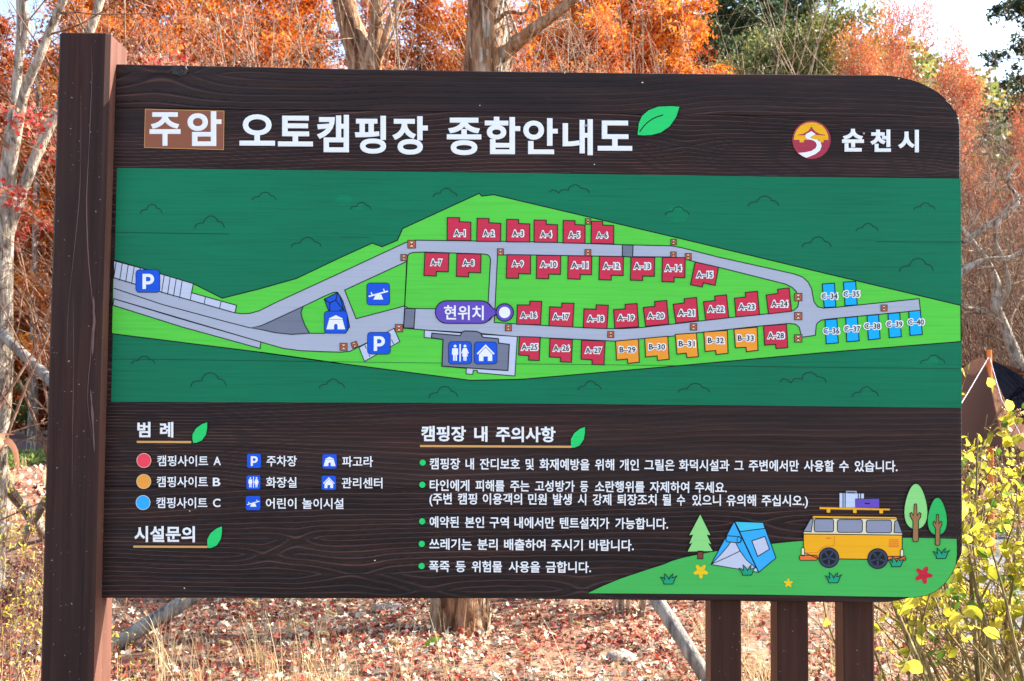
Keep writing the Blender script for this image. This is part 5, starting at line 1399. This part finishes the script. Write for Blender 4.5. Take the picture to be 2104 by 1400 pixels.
# wooden tree props
def pole(a, b_, r0, r1, label, mat=B_pole):
    a = np.array(a, float); b_ = np.array(b_, float); pts = np.linspace(a, b_, 9); pts[1:-1] += rng.normal(0, .004, (7, 3))
    V, F = tubes([(pts, np.linspace(r0, r1, 9))], 14)
    n = 14; V = np.concatenate([V, [a, b_]]); 
    F = np.concatenate([F, [(i, (i + 1) % n, len(V) - 2, len(V) - 2) for i in range(0)]]) if False else F
    capA = [(len(V) - 2, (i + 1) % n, i, i) for i in range(n)]
    me = bpy.data.meshes.new('support_pole'); vv = [tuple(q) for q in local(V, a)]
    ff = [tuple(map(int, f)) for f in F] + [(len(V) - 2, (i + 1) % n, i) for i in range(n)] + [(len(V) - 1, 8 * n + i, 8 * n + (i + 1) % n) for i in range(n)]
    me.from_pydata(vv, [], ff); me.materials.append(mat); me.polygons.foreach_set('use_smooth', [True] * len(ff)); me.update()
    return tag(obj('support_pole', me, None, tuple(a)), label, 'pole', 'wooden tree props')
g1 = gnd(205, 1345); pole(g1, at(960, 880, 7.0), .046, .038, 'weathered round pole leaning under the left part of the sign')
g2 = gnd(1478, 1415); pole(g2 + [0, 0, -.05], at(1000, 690, 7.0), .040, .034, 'grey round pole leaning down beside the first support post')
g3 = at(86, 1066, 6.9); g3[2] = -.05 + float(ground_z(g3[0], g3[1])) if False else g3[2]
pole(gnd(98, 1110), at(-60, 900, 8.3), .05, .045, 'pale round pole slanting down to the left of the post')
pole(at(170, 850, 8.0), at(2, 682, 8.35), .040, .038, 'grey round pole tied to the pale tree behind the post')
pole(gnd(40, 1120), at(120, 985, 9.0), .04, .035, 'short dark pole end standing in the dry grass left of the post')

# ---- tent shelter
M_canvas = leaf_mat('brown_canvas', [(0, (.17, .085, .06)), (1, (.17, .085, .06))], .25, .7)
M_black = leaf_mat('black_canvas', [(0, (.004, .0045, .008)), (1, (.004, .0045, .008))], .1, .7)
for m_ in (M_canvas, M_black): m_.node_tree.nodes['Principled BSDF'].inputs['Specular IOR Level'].default_value = 0; m_.node_tree.nodes['Principled BSDF'].inputs['Roughness'].default_value = 1
M_opole, t, b = new_mat('orange_pole'); b.inputs['Base Color'].default_value = (.75, .2, .03, 1); b.inputs['Roughness'].default_value = .35
M_rope, t, b = new_mat('pale_rope'); b.inputs['Base Color'].default_value = (.30, .29, .33, 1)
tp = at(2021, 733, 10.5); tent = empty('tarp_shelter', (tp[0], tp[1], 0)); tag(tent, 'brown and black canvas tarp shelter held up by an orange pole', 'tent')
def sheet(pA, pB, pC, pD, mat, name, sag=.25, n=10):
    """bilinear canvas with sag and a hem thickness"""
    V = []
    for lay in (0, 1):
        for i in range(n + 1):
            for j in range(n + 1):
                u, v_ = i / n, j / n
                p = np.array(pA) * (1 - u) * (1 - v_) + np.array(pB) * u * (1 - v_) + np.array(pC) * u * v_ + np.array(pD) * (1 - u) * v_
                p = p + np.array([0, 0, -sag * 16 * u * (1 - u) * v_ * (1 - v_) * .5 + .02 * math.sin(9 * u + 4 * v_) - .006 * lay]); V.append(p)
    m = n + 1; F = []
    for lay in (0, 1):
        o = lay * m * m
        for i in range(n):
            for j in range(n):
                q = (o + i * m + j, o + (i + 1) * m + j, o + (i + 1) * m + j + 1, o + i * m + j + 1); F.append(q if not lay else q[::-1])
    me = fmesh(name, local(V, tent.location), F, mat, {'rnd': np.zeros(len(V))}, smooth=True); return obj(name, me, tent)
apex = at(2021, 733, 10.5)
sheet(apex, at(1900, 800, 10.0), at(1900, 960, 9.9), at(2060, 905, 9.9), M_canvas, 'canopy_panel', .5)['label'] = 'brown front panel'
sheet(apex, at(2085, 868, 10.4), at(2270, 845, 11.2), at(2135, 796, 11.6), M_black, 'canopy_panel', .3)['label'] = 'black side panel'
sheet(apex, at(2060, 905, 9.95), at(2210, 960, 10.6), at(2086, 869, 10.38), M_canvas, 'canopy_panel', .05)
sheet(at(2140, 780, 12.0), at(1960, 766, 12.6), at(1900, 790, 11.3), apex, M_canvas, 'canopy_panel', .2)
V, F = tubes([(np.array([(apex[0], apex[1] - .12, 0), (apex[0], apex[1] - .12, 1.2), (apex[0], apex[1] - .12, apex[2] + .06)]), np.array([.028, .028, .024]))], 10)
obj('pole', fmesh('pole', local(V, tent.location), F, M_opole, smooth=True), tent)
for e in (at(1950, 870, 9.0), at(2100, 900, 9.0)):
    V, F = tubes([(np.array([apex + [0, -.12, 0], (apex + e) / 2 + [0, 0, -.05], e]), np.array([.0045] * 3))], 5); obj('guy_rope', fmesh('guy_rope', local(V, tent.location), F, M_rope), tent)

# ---- yellow-green leafy shrub in front at the right : every leaf a part
ovs = []
for k in range(4):
    v, f = proto_ovate(.62 + .08 * k, .10 + .05 * k); n = len(v)
    v = v.copy(); v[:, 1] += .5
    A = np.clip(.1 + .25 * k + .35 * v[:, 1] + .3 * np.abs(v[:, 0]), 0, 1); ovs.append(fmesh('leaf', v * .043, f, L_yel, {'rnd': A}, smooth=True))
v, f = proto_ovate(.7, .1); v[:, 1] += .5; L_gr = leaf_mat('green_leaf_blade', [(0, (.06, .14, .015)), (1, (.14, .24, .03))], .5, .4); ovs_g = fmesh('leaf', v * .042, f, L_gr, {'rnd': np.full(len(v), .5)}, smooth=True)
M_berry, t, b = new_mat('orange_berry'); b.inputs['Base Color'].default_value = (.45, .22, .05, 1); b.inputs['Roughness'].default_value = .35
M_stemy = bark_mat('olive_twig_bark', (.10, .075, .03), (.25, .19, .08), (.40, .33, .15), 14, .3, .2)
def leafy_shrub(px_, d, H, seed, nst, label, nleaf, spread=.3, zmin=.35, lean=(0, 0, 0)):
    x, y = tx(px_, d), d - 2.7; gz = float(ground_z(x, y)); org = np.array([x, y, gz])
    R = np.random.default_rng(seed)
    st, _, out = bare_shrub_mesh(seed, H, nst, spread, .015, M_stemy, (8, 5), .11, .35, .34, rmin=.0014, lean=lean)
    r = empty('leafy_shrub', org); tag(r, label, 'shrub', 'yellow green leafy shrubs at the right'); obj('stems', st, r)
    fine = [o_[0] for o_ in out if o_[2] <= 2]
    k = 0; tries = 0; bl = []
    while k < nleaf and tries < 4000:
        tries += 1; ln = fine[R.integers(len(fine))]; i = R.integers(1, len(ln)); p = ln[i]
        if p[2] < zmin * H and R.random() > .09: continue
        o = obj('leaf', ovs_g if R.random() < (.12 + .35 * (p[2] < .5 * H)) else ovs[R.integers(4)], r)
        d_ = ln[i] - ln[i - 1]; d_ = d_ / np.linalg.norm(d_) + R.normal(0, .6, 3); o.location = p
        o.rotation_euler = Vector(d_).to_track_quat('Y', 'Z').to_euler(); o.rotation_euler.rotate_axis('Y', R.uniform(-1.6, 1.6)); s_ = R.uniform(.55, 1.15); o.scale = (s_, s_, s_); k += 1
    # berries in small stalked clusters
    u = np.array([(0, 0, 1), (.9, 0, .3), (.28, .85, .3), (-.73, .53, .3), (-.73, -.53, .3), (.28, -.85, .3), (.73, .53, -.4), (-.28, .85, -.4), (-.9, 0, -.4), (-.28, -.85, -.4), (.73, -.53, -.4), (0, 0, -1)], float)
    uf = np.array([(0, 1, 2), (0, 2, 3), (0, 3, 4), (0, 4, 5), (0, 5, 1), (1, 6, 2), (2, 6, 7), (2, 7, 3), (3, 7, 8), (3, 8, 4), (4, 8, 9), (4, 9, 5), (5, 9, 10), (5, 10, 1), (1, 10, 6), (6, 11, 7), (7, 11, 8), (8, 11, 9), (9, 11, 10), (10, 11, 6)])
    nb = int(nleaf * 1.0); pos = []
    tw = []
    for _ in range(nb // 3):
        ln = fine[R.integers(len(fine))]; e = ln[-1]
        if e[2] < .4 * H: continue
        for _k in range(4):
            q = wiggly(e, R.normal(size=3) + [0, 0, .8], R.uniform(.02, .05), .0012, .0009, 4, .25, (0, 0, 0), R); tw.append((q[0], q[1])); pos.append(q[0][-1])
    pos = np.array(pos); V, F, A = scatter((u, uf), pos, rotmats(len(pos)), R.uniform(.0035, .0055, len(pos)), R.random(len(pos)))
    o = obj('berries', fmesh('berries', V, F, M_berry, smooth=True), r); o['kind'] = 'stuff'
    V, F = tubes(tw, 3); o = obj('stalks', fmesh('stalks', V, F, M_stemy), r); o['kind'] = 'stuff'
leafy_shrub(2030, 3.5, 1.42, 301, 5, 'yellow leaved shrub with berries just right of the sign edge', 300, .2, .55)
leafy_shrub(2110, 3.8, 1.45, 302, 5, 'yellow green shrub cut by the right edge of the picture', 300, .22, .5)
leafy_shrub(1960, 4.3, 1.15, 303, 4, 'small leafy shrub with green leaves under the rounded lower corner', 60, .35, .1, (-.1, 0, 0))
leafy_shrub(2060, 4.7, 1.36, 304, 6, 'yellow green shrub standing just behind the berry shrub', 300, .28, .5)
leafy_shrub(2130, 5.4, 1.32, 306, 5, 'yellow green shrub furthest back at the right edge', 300, .3, .5)
leafy_shrub(2085, 3.2, 1.40, 308, 3, 'yellow shrub nearest to the camera at the right edge', 280, .15, .55)
leafy_shrub(2010, 4.1, 1.40, 309, 4, 'dense yellow shrub tucked behind the sign edge', 300, .2, .55)
leafy_shrub(1830, 4.6, .95, 305, 3, 'low twiggy shrub with few green leaves between the support posts', 26, .4, .1)

# ---- small leaved shrubs at the lower left
ls = [bare_shrub_mesh(320 + i, 1.0, 8, .30, .0042, B_twigr, (6, 3), .09, .4, .3, proto_diamond(.4, .1), 420, .022, L_small, rmin=.0010) for i in range(3)]
for i, (px_, d, s_, lab) in enumerate([(20, 3.9, .95, 'fine yellow green shrub in the lower left corner'), (75, 4.3, .9, 'fine yellow green shrub against the lower left of the post'), (-40, 4.6, 1.1, 'fine yellow green shrub cut by the left edge'),
                                       (50, 5.4, .95, 'small yellow green shrub further back left of the post'), (260, 4.6, .5, 'small yellow green sprig right of the post foot'), (0, 6.0, .9, 'pale twiggy shrub by the slanting pole')]):
    put_shrub('fine_shrub', ls[i % 3], tx(px_, d), d - 2.7, s_, i * 1.3, lab, 'shrub', 'fine yellow green shrubs at the lower left', 'leaves')

# ---- leaf litter
def lit(n, x0, x1, y0, y1, size, dens=None, seed=1, lift=.02):
    R = np.random.default_rng(seed); x = R.uniform(x0, x1, n); y = y0 + (y1 - y0) * R.random(n) ** 1.15
    # keep what lies on the soil, not on the gravel or bricks
    gx = np.interp(y, [2.2, 3.6, 4.8, 8.6, 14], [3.7, 3.82, 4.0, 5.4, 12])
    on_g = (x > gx) & (y < 14) & (y > 0); on_b = (y > 20) & (y < 35.5)
    k = (~on_g | (R.random(n) < .05)) & (~on_b | (R.random(n) < .05))
    dn = fbm(gn, x * 1.6 + 3, y * 1.6 + 8, 3); k &= R.random(n) < np.clip((dn - .2) * 3.2, .4, 1)
    x, y = x[k], y[k]; n = len(x)
    z = ground_z(x, y) + np.abs(R.normal(0, 1, n)) * lift + .008
    tone = np.clip(fbm(VN(4), x * 1.3 + 9, y * 1.3 + 1, 3) * .9 + R.uniform(-.35, .64, n), 0, 1)
    pos = np.stack([x, y, z], -1); parts = []; pr_ = [proto_maple(.7, 1), proto_maple(.9, 2), proto_curl(1), proto_curl(2), proto_ovate(.6, .3)]
    sel = R.integers(0, len(pr_), n)
    for i, p in enumerate(pr_):
        m = sel == i; parts.append(scatter(p, pos[m], rot_flat(m.sum(), .55), size * R.uniform(.55, 1.3, m.sum()) * (1.15 if i < 2 else .85), tone[m]))
    return merge(parts)
V, F, A = merge([lit(80000, -3.4, 5.5, 1.3, 9.5, .042, seed=1, lift=.022), lit(14000, -12, 14, 9, 20, .11, seed=2), lit(7000, -30, 20, 36, 46, .3, seed=3), lit(3000, -3, 5, -2.6, 1.4, .06, seed=4)])
tag(obj('leaf_litter', fmesh('leaf_litter', V, F, L_litter, {'rnd': A})), 'red, maroon and pale dry leaves covering the ground', kind='stuff')
# ---- dry grass
def blades(n, x0, x1, y0, y1, h, w_, seed, tuft=True, lean=.5, flat=0.0):
    R = np.random.default_rng(seed); nt_ = n // 14
    cx_ = R.uniform(x0, x1, nt_); cy_ = R.uniform(y0, y1, nt_); k = fbm(gn, cx_ * .9 + 17, cy_ * .9 + 2, 2); keep = R.random(nt_) < np.clip((k - .2) * 3, .1, 1)
    gx = np.interp(cy_, [2.2, 3.6, 4.8, 8.6, 14], [3.7, 3.82, 4.0, 5.4, 12]); keep &= ~((cx_ > gx) & (cy_ > 0) & (cy_ < 14))
    cx_, cy_ = cx_[keep], cy_[keep]; idx = np.repeat(np.arange(len(cx_)), 14); m = len(idx)
    x = cx_[idx] + R.normal(0, .035, m); y = cy_[idx] + R.normal(0, .035, m); z = ground_z(x, y) - .005
    a = R.uniform(0, 6.2832, m); hh = h * R.uniform(.3, 1.2, m) * (.6 + .8 * R.random(len(cx_)))[idx]; ln = lean * R.uniform(.2, 1.5, m)
    dx, dy = np.cos(a) * ln, np.sin(a) * ln; wx, wy = -np.sin(a) * w_ / 2, np.cos(a) * w_ / 2
    V = np.zeros((m, 7, 3))
    for j, (t_, wd) in enumerate(((0, 1), (.4, .9), (.75, .6))):
        px_ = x + dx * hh * t_ ** 1.8; py_ = y + dy * hh * t_ ** 1.8; pz_ = z + hh * (t_ - flat * t_ * t_ * ln)
        V[:, 2 * j] = np.stack([px_ - wx * wd, py_ - wy * wd, pz_], -1); V[:, 2 * j + 1] = np.stack([px_ + wx * wd, py_ + wy * wd, pz_], -1)
    V[:, 6] = np.stack([x + dx * hh, y + dy * hh, z + hh * (1 - flat * ln)], -1)
    f = np.array([(0, 1, 3), (0, 3, 2), (2, 3, 5), (2, 5, 4), (4, 5, 6)])
    F = f[None] + (np.arange(m) * 7)[:, None, None]
    return V.reshape(-1, 3), F.reshape(-1, 3), np.repeat(np.clip(R.normal(.5, .2, m), 0, 1), 7)
V, F, A = merge([blades(34000, -3.4, 6, 1.2, 8.5, .07, .0028, 1, flat=.55, lean=1.5), blades(6000, 2.2, 5.4, 1.6, 7, .20, .0035, 7, lean=.7), blades(420, -1.0, 1.6, 1.3, 4.0, .34, .003, 8, lean=.35), blades(1800, -3.4, -.2, 1.0, 6, .30, .0045, 2, flat=.3), blades(9000, -9, 10, 8, 19, .25, .012, 3), blades(700, -1.6, 3.2, 1.2, 3.4, .30, .003, 4, lean=.45)])
tag(obj('dry_grass', fmesh('dry_grass', V, F, L_straw, {'rnd': A})), 'straw coloured dry grass growing through the fallen leaves', kind='stuff')

# foxtail stalks in front
def foxtail(px_, py_, d, label):
    g = at(px_ + rng.uniform(-30, 30), 1500, d); g[2] = float(ground_z(g[0], g[1])); e = at(px_, py_, d)
    mid = (g + e) / 2 + [rng.uniform(-.03, .03), 0, .02]; st = np.array(smooth([tuple(g), tuple(mid), tuple(e), tuple(e + [.03, 0, -.005 + .02])], 5))
    r = empty('foxtail_grass', g); tag(r, label, 'grass stalk', 'foxtail stalks below the sign')
    V, F = tubes([(st, np.linspace(.0016, .0009, len(st)))], 4); obj('stalk', fmesh('stalk', local(V, g), F, B_twig), r)
    n = 260; k = rng.random(n); hd = st[-5:][0] + (st[-1] - st[-5]) * k[:, None] * 1.3
    v, f = proto_diamond(.16, .05); V, F, A = scatter((v, f), hd + rng.normal(0, .0028, (n, 3)), rotmats(n), rng.uniform(.008, .015, n), rng.random(n))
    o = obj('seed_head', fmesh('seed_head', local(V, g), F, L_straw, {'rnd': A}), r); o['kind'] = 'stuff'
for px_, py_, d, l_ in ((545, 1228, 3.4, 'foxtail stalk with its head over the lower edge of the sign'), (352, 1236, 3.3, 'foxtail stalk lying just under the lower edge at the left'), (505, 1250, 3.8, 'straight foxtail stalk a little left of the bent one'), (610, 1290, 4.2, 'foxtail stalk standing over the shaded leaves'),
                        (655, 1310, 4.4, 'short foxtail stalk left of the trunk'), (670, 1270, 4.3, 'foxtail stalk nearest the trunk on its left'), (795, 1330, 3.9, 'foxtail stalk in front of the trunk foot'), (1175, 1290, 4.4, 'foxtail stalk right of the trunk'), (450, 1330, 3.9, 'low foxtail stalk near the post foot')):
    foxtail(px_, py_, d, l_)
# curling brown blade at the left edge
r0 = at(-30, 1100, 5.2); r0[2] = float(ground_z(r0[0], r0[1])); r = empty('dry_reed', r0); tag(r, 'brown curling dry reed leaves at the left edge in front of the path', 'reed')
for q, w_ in (([(-30, 1100), (-20, 960), (5, 905), (30, 925), (38, 975)], .022), ([(-40, 1100), (-35, 920), (0, 895), (30, 893)], .013)):
    c = np.array(smooth([tuple(at(x, y, 5.2 + .1 * k)) for k, (x, y) in enumerate(q)], 5)); n = len(c); wv = np.sin(np.linspace(.25, 3.0, n)) * w_
    T = np.gradient(c, axis=0); S_ = np.cross(T, [0, 1, .25]); S_ /= np.linalg.norm(S_, axis=1)[:, None]
    V = np.concatenate([c - S_ * wv[:, None], c + [0, .006, 0], c + S_ * wv[:, None]]); F = [(i, i + 1, n + i + 1, n + i) for i in range(n - 1)] + [(n + i, n + i + 1, 2 * n + i + 1, 2 * n + i) for i in range(n - 1)]
    obj('blade', fmesh('blade', local(V, r0), F, L_seed, {'rnd': np.full(3 * n, .7)}, smooth=True), r)

# ---- stones and stump
M_stone = bark_mat('pale_stone', (.24, .18, .14), (.42, .35, .29), (.58, .52, .46), 9, 1, .5)
def stone(px_, py_, d_px, h, label, seed, name='stone'):
    g = gnd(px_, py_); rad = d_px / 2 / FPX * (g[1] - CAM[1]); R = VN(seed); V, F = [], []; n1_, n2_ = 16, 9
    for j in range(n2_):
        ph = math.pi * j / (n2_ - 1)
        for i in range(n1_):
            th = 2 * math.pi * i / n1_; q = .78 + .45 * float(fbm(R, 3 + 1.4 * math.cos(th) + ph, 3 + 1.4 * math.sin(th), 3))
            V.append((rad * q * math.sin(ph) * math.cos(th), rad * .8 * q * math.sin(ph) * math.sin(th), h * (.35 + .65 * math.cos(ph)) * q))
    F = [(j * n1_ + i, (j + 1) * n1_ + i, (j + 1) * n1_ + (i + 1) % n1_, j * n1_ + (i + 1) % n1_) for j in range(n2_ - 1) for i in range(n1_)]
    tag(obj(name, fmesh(name, V, F, M_stone, smooth=True), None, (g[0], g[1], float(ground_z(g[0], g[1])))), label, 'stone')
stone(1275, 1352, 66, .075, 'pale round stone among leaves right of the trunk', 3)
stone(1215, 1322, 26, .03, 'small stone just left of the bigger pale stone', 4)
stone(800, 1250, 70, .05, 'flat stone at the lower edge of the sign left of the trunk', 5)
stone(740, 1262, 30, .03, 'little stone beside the flat one left of the trunk', 6)
stone(1370, 1330, 24, .03, 'small stone near the grey pole', 7)
# one bright leaf
v, f = proto_ovate(.55, .2); g = gnd(888, 1338); me = fmesh('green_leaf', v * .13, f, L_gr, {'rnd': np.full(len(v), 1.0)}, smooth=True)
o = obj('green_leaf', me, None, (g[0], g[1], float(ground_z(g[0], g[1])) + .045)); o.rotation_euler = (.5, .3, -1.0); tag(o, 'single bright green leaf lying in front of the trunk foot', 'leaf')
# green bush beyond the path
bm = broad_mesh(77, 2.6, 1.2, 7000, .10, L_green, B_twig, gap=.1, clumps=90)
hp = rng.uniform((-120, 66), (200, 205), (11000, 2)); V, F, A = scatter(proto_diamond(.8, .2), np.repeat(np.stack([hp[:, 0], hp[:, 1], hill_z(hp[:, 0], hp[:, 1]) + 1.2], -1), 5, 0) + rng.normal(0, 1.1, (55000, 3)), rotmats(55000), rng.uniform(.6, 1.6, 55000), np.repeat(rng.random(11000), 5))
tag(obj('far_wood', fmesh('far_wood', V, F, L_olive, {'rnd': A})), 'distant autumn wood on the hillside', kind='stuff')
place_tree('green_bush', bm, tx(15, 28), 25.3, 1.0, 0, 'green bush beyond the brick path at the left edge', 'bush')
# trees at the right outside the picture whose shade falls in streaks
for i, (x, y, s_) in enumerate(((9.5, 6.4, .75), (13, 9.5, .6))):
    put_shrub('bare_thicket', thick[i % 2], x, y, s_ * 1.2, i, 'dense leafless thicket outside the picture at the far right' + [', nearer', ', further'][i], 'bush', 'leafless thickets at the right')
